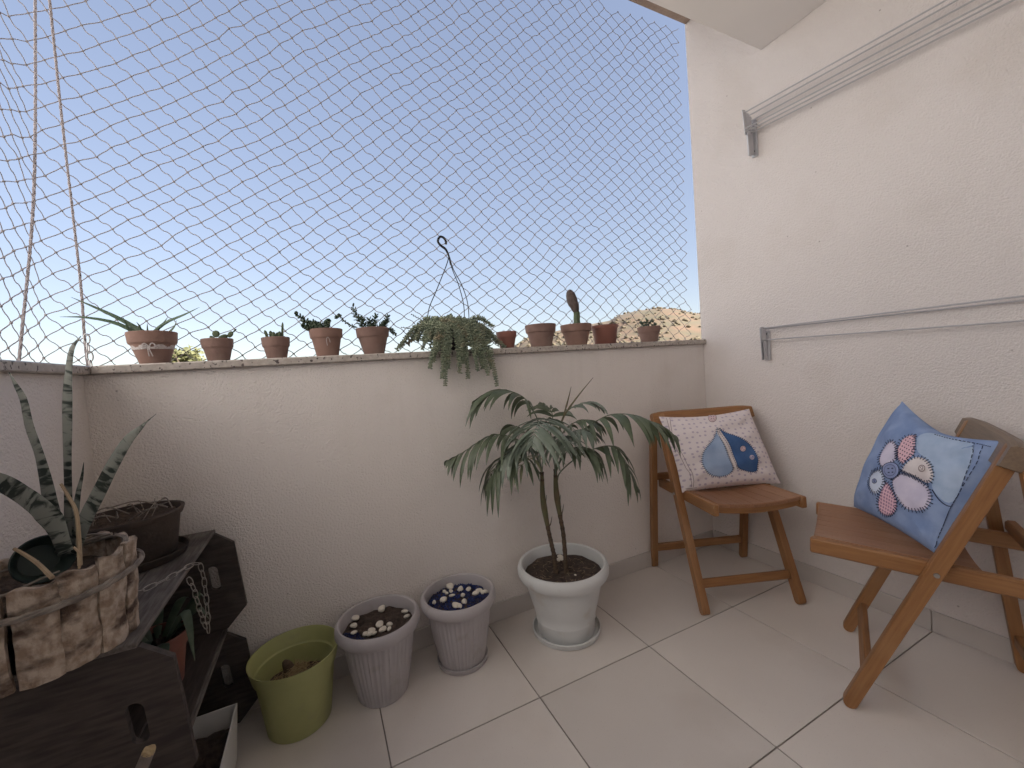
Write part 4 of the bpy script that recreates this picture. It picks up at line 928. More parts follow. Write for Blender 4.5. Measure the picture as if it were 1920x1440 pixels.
    for q, x_ in enumerate(np.linspace(-.238, .238, N_)):
        sag = .016*(1-(x_/.238)**2); base = np.array([x_, top[1]+.012, top[2]-.028])-nn*sag*.6; e = 1-.25*max(0, abs(x_/.238)**8)
        for a_, b_ in ((-.0178, -.036), (.0178, -.036), (.0178, .026), (.010, .034), (-.010, .034), (-.0178, .026)):
            vs.append(base+nn*a_+sl*b_*e); tc.append((x_, a_, b_))
    fs = [(q*6+e, q*6+(e+1) % 6, q*6+6+(e+1) % 6, q*6+6+e)[::-1] for q in range(N_-1) for e in range(6)]+[tuple(range(6)), tuple(6*(N_-1)+e for e in range(6))[::-1]]
    m.add(vs, fs, tc); m.build('top_rail', M['wood'] if 'heart' in label else M['wood_grey'], t)
    m = MB(); beam(m, (-.185, top[1]+.10, top[2]-.24), (.185, top[1]+.10, top[2]-.24), .014, .045, (0, 1, .42), .003); m.build('back_slat', M['wood'], t)
    Mx = Matrix.Translation(Vector(origin)) @ Matrix.Rotation(math.atan2(ax_x[1], ax_x[0]), 4, 'Z')
    return t, Mx
ch1, MX1 = make_chair('wooden folding chair in the corner holding the heart cushion', (-.382, -.4745, 0), (-.37, -.929))
ch2, MX2 = make_chair('wooden folding chair against the side wall holding the denim flower cushion', (-.402, -.808, 0), (-.425, .905))

# ================================================================== CUSHIONS
class Cushion:
    def __init__(s, label, quad_px, pts3, thick, mt, pinch=(.05, .05, .05, .05), facing=None, seed=1, extra=None):
        # quad_px TL,TR,BR,BL in pixels (for laying out the print), pts3 the same corners in metres
        s.q = [np.array(p, float) for p in quad_px]; s.c = [np.array(p, float) for p in pts3]; s.th = thick; s.pinch = pinch
        n = nrm(np.cross(s.c[1]-s.c[0], s.c[3]-s.c[0])); 
        if n @ (CAM-s.c[0]) < 0: n = -n
        s.n = n; s.seed = seed; s.extra = extra
        base = (s.c[2]+s.c[3])/2; s.t = thing('cushion', label, 'cushion', base)
        N = 40; m = MB(); r_ = random.Random(seed)
        for side in (1, -1):
            vs = []; tc = []
            for j in range(N+1):
                for i in range(N+1):
                    u, v = i/N, j/N; vs.append(s.P(u, v, side)); tc.append((u, v, 0))
            fs = [(j*(N+1)+i, j*(N+1)+i+1, (j+1)*(N+1)+i+1, (j+1)*(N+1)+i) for j in range(N) for i in range(N)]
            # TL,TR,BR,BL with v downwards
            a = np.cross(np.array(vs[1])-vs[0], np.array(vs[N+1])-vs[0])@n
            if (a > 0) != (side > 0): fs = [f[::-1] for f in fs]
            m.add(vs, fs, tc)
        s.body = m.build('cover', mt, s.t)
    def mid(s, u, v):
        c = s.c; p = c[0]*(1-u)*(1-v)+c[1]*u*(1-v)+c[2]*u*v+c[3]*(1-u)*v
        ctr = sum(c)/4; pt, pr, pb, pl = s.pinch
        f = pt*4*u*(1-u)*(1-v)**3+pb*4*u*(1-u)*v**3+pl*4*v*(1-v)*(1-u)**3+pr*4*v*(1-v)*u**3
        p = p+(ctr-p)*f
        if s.extra: p = p+s.extra(u, v, s)
        return p
    def P(s, u, v, side=1, off=0):
        e = (4*u*(1-u))*(4*v*(1-v)); b = max(0, e)**.42
        wr = .0035*math.sin(u*17+v*9+s.seed)*math.sin(v*13-u*4)+.003*math.sin(v*23+u*7)
        for (cu, cv) in ((0, 0), (1, 0), (1, 1), (0, 1)):      # gathers running in from the corners
            du, dv = abs(u-cu), abs(v-cv); rr = math.hypot(du, dv)+1e-4; wr += .0055*math.sin(13*math.atan2(dv, du)+s.seed+cu*2+cv)*math.exp(-(rr/.26)**2)*min(1, rr*8)
        edge = min(1, 6*min(u, 1-u, v, 1-v))
        return s.mid(u, v)+s.n*(side*s.th/2*b*(1 if side > 0 else .8)+wr*edge+off)
    def uv(s, x, y):
        # the point of the puffed front surface that lies behind this pixel of the photograph
        p = np.array([x, y], float); u = v = .5; a, b, c, d = s.q
        for _ in range(12):
            f = a*(1-u)*(1-v)+b*u*(1-v)+c*u*v+d*(1-u)*v-p
            J = np.array([(b-a)*(1-v)+(c-d)*v, (d-a)*(1-u)+(c-b)*u]).T
            du = np.linalg.solve(J, -f); u += du[0]; v += du[1]
        u = min(.95, max(.05, u)); v = min(.95, max(.05, v)); best = (1e9, u, v)
        for _ in range(30):
            f = project(s.P(u, v, 1))-p; e = float(f@f)
            if e < best[0]: best = (e, u, v)
            if e < .02: break
            h = 2e-3; J = np.array([project(s.P(u+h, v, 1))-project(s.P(u-h, v, 1)), project(s.P(u, v+h, 1))-project(s.P(u, v-h, 1))]).T/(2*h)
            du = np.linalg.lstsq(J, -f, rcond=.02)[0]; du = np.clip(du*.7, -.08, .08); u = min(.975, max(.025, u+du[0])); v = min(.975, max(.025, v+du[1]))
        return best[1], best[2]
    def patch(s, poly, mt, off, name='applique', rings=7, closed_n=56):
        q = np.array([s.uv(*p) for p in poly]); q = np.vstack([q, q[:1]]); d = np.concatenate([[0], np.cumsum(np.linalg.norm(np.diff(q, axis=0), axis=1))])
        tt = np.linspace(0, d[-1], closed_n+1)[:-1]; o = np.stack([np.interp(tt, d, q[:, 0]), np.interp(tt, d, q[:, 1])], 1)
        for _ in range(2): o = (np.roll(o, 1, 0)+2*o+np.roll(o, -1, 0))/4
        c = o.mean(0); m = MB(); vs = [s.P(c[0], c[1], 1, off)]; tc = [(c[0], c[1], 0)]; n = closed_n
        for k in range(1, rings+1):
            for p in o: u, v = c+(p-c)*k/rings; vs.append(s.P(u, v, 1, off if k < rings else off-.0008)); tc.append((u, v, 0))
        fs = [(0, 1+j, 1+(j+1) % n) for j in range(n)]+[(1+k*n+j, 1+(k+1)*n+j, 1+(k+1)*n+(j+1) % n, 1+k*n+(j+1) % n) for k in range(rings-1) for j in range(n)]
        vn = np.cross(np.array(vs[1])-vs[0], np.array(vs[2])-vs[0])@s.n
        if vn < 0: fs = [f[::-1] for f in fs]
        m.add(vs, fs, tc); return m.build(name, mt, s.t), o, c
    def ribbon(s, m, uvs, wid, off):
        P = [s.P(max(.004, min(.996, u)), max(.004, min(.996, v)), 1, off) for u, v in uvs]; vs = []
        for i in range(len(P)):
            t_ = nrm(P[min(i+1, len(P)-1)]-P[max(i-1, 0)]); l = np.cross(t_, s.n); vs += [P[i]+l*wid/2, P[i]-l*wid/2]
        m.add(vs, [(2*i, 2*i+1, 2*i+3, 2*i+2) for i in range(len(P)-1)])
    def stitches(s, o, c, mt, off, length=.010, wid=.0026, step=.0085, parent=None):
        P = np.vstack([o, o[:1]]); W = np.array([s.P(u, v, 1, off) for u, v in P]); d = np.concatenate([[0], np.cumsum(np.linalg.norm(np.diff(W, axis=0), axis=1))])
        m = MB(); r_ = random.Random(s.seed)
        for q in np.arange(0, d[-1], step):
            u, v = np.interp(q, d, P[:, 0]), np.interp(q, d, P[:, 1]); k = np.searchsorted(d, q); k = max(1, min(len(P)-1, k)); tg = P[k]-P[k-1]; nv = np.array([tg[1], -tg[0]]); 
            if nv@(np.array([u, v])-c) < 0: nv = -nv
            nv = nv/(np.linalg.norm(nv)+1e-9); sc_ = length/np.linalg.norm(s.c[1]-s.c[0])*r_.uniform(.8, 1.2)
            s.ribbon(m, [np.array([u, v])-nv*sc_*.45, np.array([u, v])+nv*sc_*.55], wid, off+.0004)
        return tag(m.build('stitching', mt, parent or s.t, smooth=False), kind='stuff')
    def line(s, pts, mt, off, wid=.0016, dash=None, name='seam_stitch'):
        q = np.array([s.uv(*p) for p in pts]); q = spline(q, 60); m = MB()
        if dash:
            for k in range(0, 58, 3): s.ribbon(m, q[k:k+3], wid, off)
        else: s.ribbon(m, q, wid, off)
        return m.build(name, mt, s.t, smooth=False)
    def button(s, x, y, rpx, mt, off, holes=2, hm=None, squash=1):
        u0, v0 = s.uv(x, y); e1 = np.array(s.uv(x+1, y))-np.array((u0, v0)); e2 = np.array(s.uv(x, y+1))-np.array((u0, v0))
        th = np.linspace(0, 2*math.pi, 25)[:-1]
        ring = lambda k: [np.array((u0, v0))+(e1*math.cos(a)+e2*math.sin(a)*squash)*rpx*k for a in th]
        m = MB(); vs = [s.P(u0, v0, 1, off+.0012)]; n = 24
        for k, o_ in ((.55, .0012), (.72, .0022), (.9, .002), (1, -.0004)): vs += [s.P(*p, 1, off+o_) for p in ring(k)]
        fs = [(0, 1+j, 1+(j+1) % n) for j in range(n)]+[(1+k*n+j, 1+(k+1)*n+j, 1+(k+1)*n+(j+1) % n, 1+k*n+(j+1) % n) for k in range(3) for j in range(n)]
        if np.cross(np.array(vs[1])-vs[0], np.array(vs[2])-vs[0])@s.n < 0: fs = [f[::-1] for f in fs]
        m.add(vs, fs); b = m.build('button', mt, s.t)
        m = MB(); s.ribbon(m, ring(1.0)+ring(1.0)[:1], .0022, off+.0006); s.ribbon(m, ring(.68)+ring(.68)[:1], .0012, off+.0028)
        offs = [(-.22, -.2), (.2, .22)] if holes == 2 else [(-.25, -.22), (.22, -.25), (-.22, .25), (.25, .22)]
        for a_, b_ in offs:
            p0 = np.array((u0, v0))+(e1*a_+e2*b_)*rpx; s.ribbon(m, [p0-e1*rpx*.11, p0+e1*rpx*.11], .0035 if holes == 4 else .0028, off+.0018)
        m.build('button_outline', hm or M['thread'], b, smooth=False)
def W1(x, y, z): return np.array((MX1 @ Vector((x, y, z)))[:])
def W2(x, y, z): return np.array((MX2 @ Vector((x, y, z)))[:])
def pl_at(px, o, n):
    d_ = ray(*px); n = np.array(n); return CAM+d_*((np.array(o)-CAM)@n/(d_@n))
A = lambda x, y: (1200+x/6.4, 750+y/6.4)
q1 = [A(225, 200), A(1310, 105), A(1690, 1000), A(505, 1112)]
# cushion 1 leans on the backrest: bottom edge on the seat, top edge against the top rail
o1 = W1(0, -.16, .47); f1 = W1(0, 1, 0)-W1(0, 0, 0); n1 = nrm(f1*.765+np.array([0, 0, .33]))
p3 = [pl_at(q, o1, n1) for q in q1]
C1 = Cushion('white cushion with a blue patchwork heart, propped on the corner chair', q1, p3, .135, M['cushion_white'], (.10, .05, .05, .06), seed=3)
_, o, c = C1.patch([A(*p) for p in ((925, 322), (905, 420), (860, 500), (800, 560), (750, 640), (740, 720), (755, 800), (800, 870), (870, 915), (960, 925), (1040, 910), (1100, 870), (1125, 835), (1085, 740), (1040, 610), (990, 500), (945, 410))], M['denim_pale'], .0016); C1.stitches(o, c, M['thread'], .002)
_, o, c = C1.patch([A(*p) for p in ((940, 330), (1000, 380), (1080, 410), (1180, 440), (1260, 490), (1330, 540), (1380, 620), (1410, 690), (1425, 750), (1400, 800), (1415, 850), (1370, 870), (1290, 860), (1220, 835), (1172, 828), (1140, 720), (1090, 590), (1020, 450))], M['denim_dark'], .0018); C1.stitches(o, c, M['thread'], .002)
C1.patch([A(*p) for p in ((922, 335), (950, 345), (1030, 470), (1095, 600), (1140, 720), (1172, 828), (1120, 845), (1085, 735), (1035, 600), (965, 460), (918, 400))], M['cream'], .0026, 'strap_applique')
for dx in (0, 42): C1.line([A(925+dx*.5, 380), A(985+dx, 500), (A(1045+dx, 620)), A(1090+dx, 740), A(1122+dx, 830)], M['thread'], .0034, .0022, dash=True)
C1.button(*A(1230, 587), 5.4, M['button_pale'], .003, 2, M['thread']); C1.button(*A(1338, 690), 4.0, M['button_blue'], .003, 2, M['button_pale']); C1.button(*A(866, 212), 7.6, M['button_pale'], .0018, 4, M['thread_brown'])
C1.line([A(*p) for p in ((310, 212), (345, 390), (435, 600), (540, 800), (598, 890), (615, 1045))], M['thread_brown'], .0016, .0018)
C1.line([A(*p) for p in ((350, 210), (388, 410), (478, 600), (568, 780), (628, 890), (640, 1045))], M['thread_brown'], .0016, .0018)
C1.line([A(*p) for p in ((525, 1070), (620, 1060), (680, 1052))], M['thread_brown'], .0016, .0016)
Bq = lambda x, y: (1590+x/4.645, 740+y/4.645)
q2 = [Bq(470, 55), Bq(1395, 408), Bq(815, 1425), Bq(50, 975)]
x2_ = W2(1, 0, 0)-W2(0, 0, 0); up_ = np.array([0, 0, 1.])
TR = pl_at(q2[1], W2(-.135, 0, 0), x2_); BR = pl_at(q2[2], W2(-.150, 0, 0), x2_); BL = pl_at(q2[3], W2(0, 0, .462), up_)
n2 = nrm(np.cross(TR-BR, BL-BR)); TL = pl_at(q2[0], BR, n2); p3 = [TL, TR, BR, BL]
print('cushion2', [q.round(3).tolist() for q in p3], n2.round(2), [round(float(np.linalg.norm(p3[i]-p3[(i+1) % 4])), 3) for i in range(4)])
C2 = Cushion('blue denim cushion with an applique flower, propped on the chair by the side wall', q2, p3, .122, M['denim'], (.24, .04, .05, -.06), seed=8)
C2.patch([Bq(*p) for p in ((625, 345), (760, 330), (1125, 425), (1075, 610), (955, 955), (870, 965), (800, 900), (715, 800), (760, 700), (690, 560), (600, 500), (598, 400))], M['denim_light'], .0012, 'pocket')
for poly, mt in ((((400, 400), (430, 460), (430, 560), (370, 610), (300, 640), (275, 580), (310, 480), (350, 420)), 'lilac'),
                 (((600, 352), (592, 420), (580, 520), (480, 610), (440, 560), (430, 480), (470, 400), (540, 355)), 'pink_dot'),
                 (((290, 650), (320, 720), (320, 790), (270, 860), (230, 865), (195, 810), (190, 730), (220, 680)), 'ice'),
                 (((340, 755), (390, 830), (430, 920), (430, 990), (390, 1050), (330, 1058), (280, 1020), (265, 950), (290, 860), (320, 790)), 'pink_check'),
                 (((470, 660), (520, 590), (600, 540), (680, 560), (730, 620), (755, 700), (730, 770), (680, 770), (600, 720), (490, 680)), 'cream'),
                 (((390, 740), (480, 680), (580, 720), (690, 790), (730, 870), (735, 930), (690, 1000), (600, 1015), (520, 1000), (450, 930), (400, 830)), 'lilac')):
    pt, o, c = C2.patch([Bq(*p) for p in poly], M[mt], .0022+.0004*len(C2.t.children)*.1, 'petal'); C2.stitches(o, c, M['thread'], .0034, .013, .0028, .0085)
C2.button(*Bq(390, 665), 15.5, M['button_blue'], .0042, 4, M['thread']); C2.button(*Bq(240, 755), 4.2, M['button_blue'], .0034, 2); C2.button(*Bq(655, 645), 6, M['cream'], .0034, 2, M['thread_brown'])
C2.line([Bq(*p) for p in ((1115, 432), (1080, 560), (1035, 690), (990, 840), (945, 985), (955, 1060), (905, 1190), (865, 1285))], M['thread'], .002, .0024, dash=True)
C2.line([Bq(*p) for p in ((1180, 445), (1140, 570), (1095, 710), (1050, 860), (1015, 965), (1000, 1060), (960, 1180), (930, 1240))], M['thread'], .002, .0024, dash=True)
C2.line([Bq(*p) for p in ((760, 345), (900, 385), (1130, 428), (1330, 470))], M['thread'], .002, .0022, dash=True)
C2.line([Bq(*p) for p in ((740, 830), (830, 945), (900, 975), (980, 975))], M['thread'], .002, .003)
C2.line([Bq(*p) for p in ((760, 1335), (800, 1330), (860, 1310))], M['thread'], .002, .0022)

# ================================================================== CLOTHES RACKS ON THE SIDE WALL
def rack(label, y0, z_top, z_bot, drop, nodes, xs_out, y1=-1.75, closed=False):
    t = thing('clothes_rack', label, 'clothes rack', (-.01, (y0+y1)/2, z_bot), 'folding clothes racks')
    H_ = z_top-z_bot
    for e, yb in enumerate((y0, y1)):
        dz = -drop*e
        m = MB(); rbox(m, (-.012, yb-.013, z_bot-.002+dz), (-.0005, yb+.013, z_top-.02+dz), .002); wp = m.build('wall_plate', M['alu'], t)
        for zz in (.12, .78):
            m = MB(); tube(m, [(-.0122, yb, z_bot+H_*zz+dz), (-.0150, yb, z_bot+H_*zz+dz)], .0042, 8); m.build('screw', M['darkplastic'], wp)
        n = len(xs_out)
        for k_ in range(n-1):
            xa, xb = xs_out[k_], xs_out[k_+1]; za, zb = nodes[k_]; yk = yb+(-.0035 if k_ % 2 else .0035)+(.001*(k_ % 3))
            m = MB(); beam(m, (-xa, yk, za+dz), (-xb, yk, zb+dz), .021, .0036, nrm((1, 0, .02)), .001); m.build('arm', M['alu'], t)
    zs = [q for q in nodes]
    return t
t = rack('folded aluminium clothes rack high on the side wall under the ceiling', -.330, 2.075, 1.895, .09, [(1.90, 2.055), (1.90, 2.065), (1.895, 2.07), (1.895, 2.075), (1.985, 2.085), (1.99, 2.085)], [.018, .028, .036, .045, .054, .063, .075])
for x_, za, zb in ((.030, 2.046, 1.97), (.048, 2.064, 1.985), (.070, 2.075, 1.985), (.033, 1.993, 1.905), (.050, 2.0, 1.915), (.072, 2.005, 1.915)):
    m = MB(); tube(m, spline([(-x_, -.330, za), (-x_-.004, -1.0, (za+zb)/2-.003), (-x_, -1.75, zb)], 16), .0029, 6); m.build('bar', M['wire'], t)
t = rack('flat white-barred clothes rack low on the side wall above the cushions', -.345, 1.125, .975, .0, [(.98, 1.12), (.978, 1.122), (.976, 1.122), (1.06, 1.125)], [.016, .024, .031, .038, .044])
for x_, za, zb in ((.022, 1.116, 1.10), (.040, 1.119, 1.118), (.036, 1.066, 1.035)):
    m = MB(); tube(m, spline([(-x_, -.345, za), (-x_, -1.0, (za+zb)/2), (-x_, -1.75, zb)], 12), .0031, 6); m.build('bar', M['wire'], t)

# ================================================================== CRATES, SNAKE PLANT, CLUTTER BY THE SIDE PARAPET
def crate(label, z0_, z1_, y0_, y1_, xr, seed, slots=True):
    r_ = random.Random(seed); t = thing('wooden_crate', label, 'crate', (XL+.17, (y0_+y1_)/2, z0_), 'stacked wooden crates'); x0_ = XL+.012; Hc = z1_-z0_; th = .014
    # end boards: chamfered towards the open side, with a hand slot
    poly = [(x0_, z0_), (xr-.045, z0_), (xr+.006, z0_+.055), (xr-.012, z1_-.035), (xr-.055, z1_), (x0_, z1_)]
    cx, cz, sw, sh = xr-.072, z0_+Hc*.55, .0125, .036
    for yb in (y0_+th/2, y1_-th/2):
        m = MB(); hole = [(cx+.010*(0.5)+sw*math.cos(a), cz+(sh-sw if math.sin(a) >= 0 else -(sh-sw))+sw*math.sin(a)) for a in np.linspace(0, 2*math.pi, 25)[:-1]]
        hole = [(x-.10*(z-cz), z) for x, z in hole]
        no = len(poly); nh = len(hole)
        # bridge outline and slot by angular strip
        ca = lambda p: math.atan2(p[1]-cz, p[0]-cx)
        P_ = []
        dd = 0
        op = np.array(poly+poly[:1]); dl = np.concatenate([[0], np.cumsum(np.linalg.norm(np.diff(op, axis=0), axis=1))])
        dense = [(np.interp(q, dl, op[:, 0]), np.interp(q, dl, op[:, 1])) for q in np.linspace(0, dl[-1], 97)[:-1]]
        dense += poly
        angs = sorted(set(round(ca(p), 5) for p in dense)); outer = sorted(dense, key=ca)
        seen = []; 
        for p in outer:
            if not seen or abs(ca(p)-ca(seen[-1])) > 1e-4: seen.append(p)
        outer = seen; hs = sorted(hole, key=ca); ha = np.array([ca(p) for p in hs])
        inner = []
        for p in outer:
            a = ca(p); hx = np.interp(a, np.concatenate([ha-2*math.pi, ha, ha+2*math.pi]), np.tile([q[0] for q in hs], 3)); hz = np.interp(a, np.concatenate([ha-2*math.pi, ha, ha+2*math.pi]), np.tile([q[1] for q in hs], 3)); inner.append((hx, hz))
        n = len(outer); vs = []; tc = []
        for yy in (yb-th/2, yb+th/2):
            for ring in (outer, inner):
                for (x, z) in ring: vs.append((x, yy, z)); tc.append((x+seed, z, yy))
        fs = []
        for k_ in range(n):
            j = (k_+1) % n
            fs += [(k_, j, n+j, n+k_), (2*n+j, 2*n+k_, 3*n+k_, 3*n+j), (j, k_, 2*n+k_, 2*n+j), (n+k_, n+j, 3*n+j, 3*n+k_)]
        m.add(vs, fs, tc); m.build('end_board', M['crate'], t, smooth=False)
    # planks: three on top, three below, two at the back
    wd = (xr-.055-x0_)/3
    for k_ in range(3):
        a, b = x0_+wd*k_+.0015, x0_+wd*(k_+1)-.0015
        for zt, nm, mt in ((z1_+.0005, 'plank', M['crate_top']), (z0_-.0005-.0105, 'plank', M['crate'])):
            m = MB(); dz = r_.uniform(-.0006, .0006); rbox(m, (a, y0_-.004, zt+dz), (b, y1_+.002, zt+.010+dz), .0015, (1, 0, 2)); m.build(nm, mt, t)
    for k_ in range(2):
        m = MB(); rbox(m, (x0_-.0095, y0_, z0_+Hc*(.12+.46*k_)), (x0_-.0008, y1_, z0_+Hc*(.46+.46*k_)), .0015, (1, 0, 2)); m.build('plank', M['crate'], t)
    return t
XR = -2.115
crate('dark wooden crate on its side carrying the bark planter', .302, .588, -.625, -.045, XR, 1)
crate('dark wooden crate on the floor holding the white planter box', .0125, .288, -.635, -.05, XR+.008, 2)
# chain draped over the upper crate
ct = thing('chain', 'thin steel chain hanging over the edge of the upper crate', 'chain', (-2.168, -.28, .42))
def chain(pts, t, ln=.027, wd=.010):
    P = spline(pts, 200); d_ = np.concatenate([[0], np.cumsum(np.linalg.norm(np.diff(P, axis=0), axis=1))]); k_ = 0; q = ln*.4
    while q < d_[-1]-ln*.3:
        c = np.array([np.interp(q, d_, P[:, a]) for a in range(3)]); c2_ = np.array([np.interp(min(d_[-1], q+.004), d_, P[:, a]) for a in range(3)]); ax = nrm(c2_-c); s1 = nrm(np.cross(ax, (.5, -.8, .3))); s2 = np.cross(ax, s1)
        m = MB(); tube(m, link_loop(c, ax, s1 if k_ % 2 == 0 else nrm(s1*.35+s2), ln, wd), .0011, 5, closed=True); m.build('link', M['steel_dull'], t); q += ln*.84; k_ += 1
xq = -2.163
chain([(-2.225, -.41, .603), (-2.195, -.37, .602), (-2.172, -.33, .603), (-2.158, -.300, .594), (-2.155, -.285, .565), (-2.155, -.275, .52), (-2.155, -.275, .47), (-2.155, -.285, .41)], ct)
chain([(-2.158, -.385, .596), (-2.155, -.370, .570), (-2.155, -.350, .53), (-2.155, -.332, .49), (-2.155, -.30, .43)], ct)
m = MB(); tube(m, spline([(-2.225, -.41, .603), (-2.245, -.42, .607), (-2.26, -.43, .612)], 6), .0009, 4); m.build('wire_tail', M['steel_dull'], ct)
# bark planter with snake plant
pcn = np.array((-2.300, -.578, .5995)); t = thing('bark_planter', 'round planter of pale bark slats bound with vine, holding a banded snake plant', 'potted plant', pcn)
r_ = random.Random(23); NS = 15
for k_ in range(NS):
    a0 = 2*math.pi*(k_+.5)/NS+r_.uniform(-.05, .05)-.2; da = 2*math.pi/NS*.5*.985; R0 = .1165+r_.uniform(-.002, .003); hh = .148+r_.uniform(-.008, .010); m = MB(); vs = []; tc = []
    NU, NV = 7, 11; ph = [r_.uniform(0, 6.28) for _ in range(4)]
    for lay in (0, 1):
        for j in range(NV):
            v = j/(NV-1)
            for i in range(NU):
                u = -1+2*i/(NU-1); jag = .05*math.sin(v*9+ph[0])+.03*math.sin(v*21+ph[1]); a = a0+da*(u+(jag if abs(u) == 1 else 0)*np.sign(u)*.8)
                rr = R0*(.93+.07*v)-(.010+.002*math.sin(v*7+ph[2]))*lay+(1-lay)*(.0025*(1-u*u)+.0022*math.sin(v*11+u*3+ph[3])*math.cos(u*4+ph[0])-.002*abs(u)**4)
                z = hh*v+(.004*math.sin(u*3+ph[1]) if j == NV-1 else 0)-(.0 if j else 0)
                vs.append(pcn+(rr*math.cos(a), rr*math.sin(a), z)); tc.append((z+k_*1.7, u*.013, lay*.01))
    idx = lambda l, j, i: l*NU*NV+j*NU+i
    fs = []
    for j in range(NV-1):
        for i in range(NU-1): fs += [(idx(0, j, i), idx(0, j, i+1), idx(0, j+1, i+1), idx(0, j+1, i)), (idx(1, j, i), idx(1, j+1, i), idx(1, j+1, i+1), idx(1, j, i+1))]
        fs += [(idx(0, j, 0), idx(0, j+1, 0), idx(1, j+1, 0), idx(1, j, 0)), (idx(0, j, NU-1), idx(1, j, NU-1), idx(1, j+1, NU-1), idx(0, j+1, NU-1))]
    for i in range(NU-1): fs += [(idx(0, NV-1, i), idx(0, NV-1, i+1), idx(1, NV-1, i+1), idx(1, NV-1, i)), (idx(0, 0, i+1), idx(0, 0, i), idx(1, 0, i), idx(1, 0, i+1))]
    m.add(vs, fs, tc); m.build('bark_slat', M['bark'], t)
m = MB()
for s in range(3):
    P = [pcn+np.array([(.1235+.0022*math.cos(9*a+s*2.1))*math.cos(a), (.1235+.0022*math.cos(9*a+s*2.1))*math.sin(a), .112+.004*math.sin(2*a+1)+.0026*math.sin(9*a+s*2.1)]) for a in np.linspace(0, 2*math.pi, 91)[:-1]]
    tube(m, P, .0030, 6, closed=True)
m.build('vine_band', M['vine'], t)
m = MB(); 
for s in range(9):
    a = rnd.uniform(0, 6.28); P = [pcn+np.array([(.104+.003*math.sin(5*q+s))*math.cos(a+q), (.104+.003*math.sin(5*q+s))*math.sin(a+q), .140+.014*math.sin(q*2+s)]) for q in np.linspace(0, rnd.uniform(.8, 2.0), 14)]
    tube(m, P, np.linspace(.0028, .0012, 14), 5)
m.build('vine_band', M['vine'], t)
soil_disc(t, pcn, .106, .112, M['soil_dry'], .006, seed=41)
DS = depth_of(pcn+np.array([0, 0, .2]))
def SP(x, y, tw=0): return atdep(x, y, DS-tw)
def sleaf(pts, t, n=26, tipdry=False):
    """pts (x,y,width px,toward)"""
    P = spline([SP(x, y, tw) for x, y, wd_, tw in pts], n); ks = np.linspace(0, len(pts)-1, n); ws = np.interp(ks, range(len(pts)), [q[2]/2*DS/F_PX*1.0 for q in pts])
    m = MB(); side = nrm(np.cross(P[-1]-P[0], _f)); fleshy(m, P, ws, side, .22, 8); return m.build('leaf', M['sans'], t)
sleaf([(122, 1040, 26, .0), (108, 990, 31, 0), (97, 950, 31, 0), (87, 900, 25, 0), (74, 850, 18, 0), (56, 800, 18, 0), (45, 750, 15, 0), (30, 722, 9, 0), (17, 698, 1.5, 0)], t)
sleaf([(130, 1040, 20, -.03), (129, 980, 18, -.03), (128, 900, 16, -.03), (127, 850, 17, -.03), (127, 800, 20, -.03), (127, 750, 21, -.03), (129, 700, 15, -.03), (135, 655, 11, -.03), (152, 630, 1.2, -.03)], t)
sleaf([(138, 1040, 24, -.01), (158, 980, 28, -.01), (187, 922, 27, -.01), (212, 872, 25, -.01), (240, 826, 20, -.01), (263, 803, 9, -.01), (276, 790, 2.5, -.01), (293, 776, 1, -.01)], t)
sleaf([(125, 1035, 30, .02), (105, 985, 38, .02), (80, 955, 40, .03), (45, 928, 36, .03), (5, 905, 36, .04), (-50, 890, 26, .05), (-90, 893, 3, .05)], t)
sleaf([(140, 1030, 14, -.02), (143, 965, 13, -.02), (147, 925, 11, -.02), (154, 893, 6, -.02), (157, 867, 1, -.02)], t)
sleaf([(112, 1035, 18, -.02), (100, 985, 18, -.02), (86, 935, 14, -.02), (78, 890, 8, -.02)], t)
m = MB(); tube(m, spline([SP(150, 1060, .05), SP(148, 1010, .05), (SP(143, 960, .05)), SP(128, 930, .05), SP(114, 907, .05)], 20), np.linspace(.0030, .0018, 20), 6); m.build('dry_stalk', M['twig'], t)
m = MB(); tube(m, spline([SP(98, 1083, .07), SP(70, 1056, .06), SP(40, 1036, .05), SP(26, 1029, .05)], 16), np.linspace(.0034, .0022, 16), 6); m.build('dry_stalk', M['twig'], t); m = MB(); tube(m, spline([SP(148, 1066, .08), SP(151, 1045, .08), (SP(147, 1035, .08)), SP(138, 1026, .08)], 12), .0016, 5); m.build('dry_stalk', M['twig'], t)
# dark round pot lying on its side inside the planter
m = MB(); cc = SP(82, 1048, .0); z = nrm(np.array([.55, -.80, .25])); x = nrm(np.cross(z, (0, 0, 1))); y = np.cross(z, x); n = 40; vs = []
prof = [(.001, -.035), (.028, -.036), (.036, .0), (.0375, .002), (.0360, .004), (.034, .002), (.024, -.030), (.001, -.030)]
for r0, h0 in prof:
    for k_ in range(n): a = 2*math.pi*k_/n; vs.append(cc+x*r0*math.cos(a)+y*r0*math.sin(a)+z*h0)
m.add(vs, [(i*n+k_, i*n+(k_+1) % n, (i+1)*n+(k_+1) % n, (i+1)*n+k_) for i in range(len(prof)-1) for k_ in range(n)]); gp = m.build('nursery_pot', M['greenpot'], None, origin=cc); tag(gp, 'empty dark green nursery pot tipped over inside the bark planter', 'nursery pot')
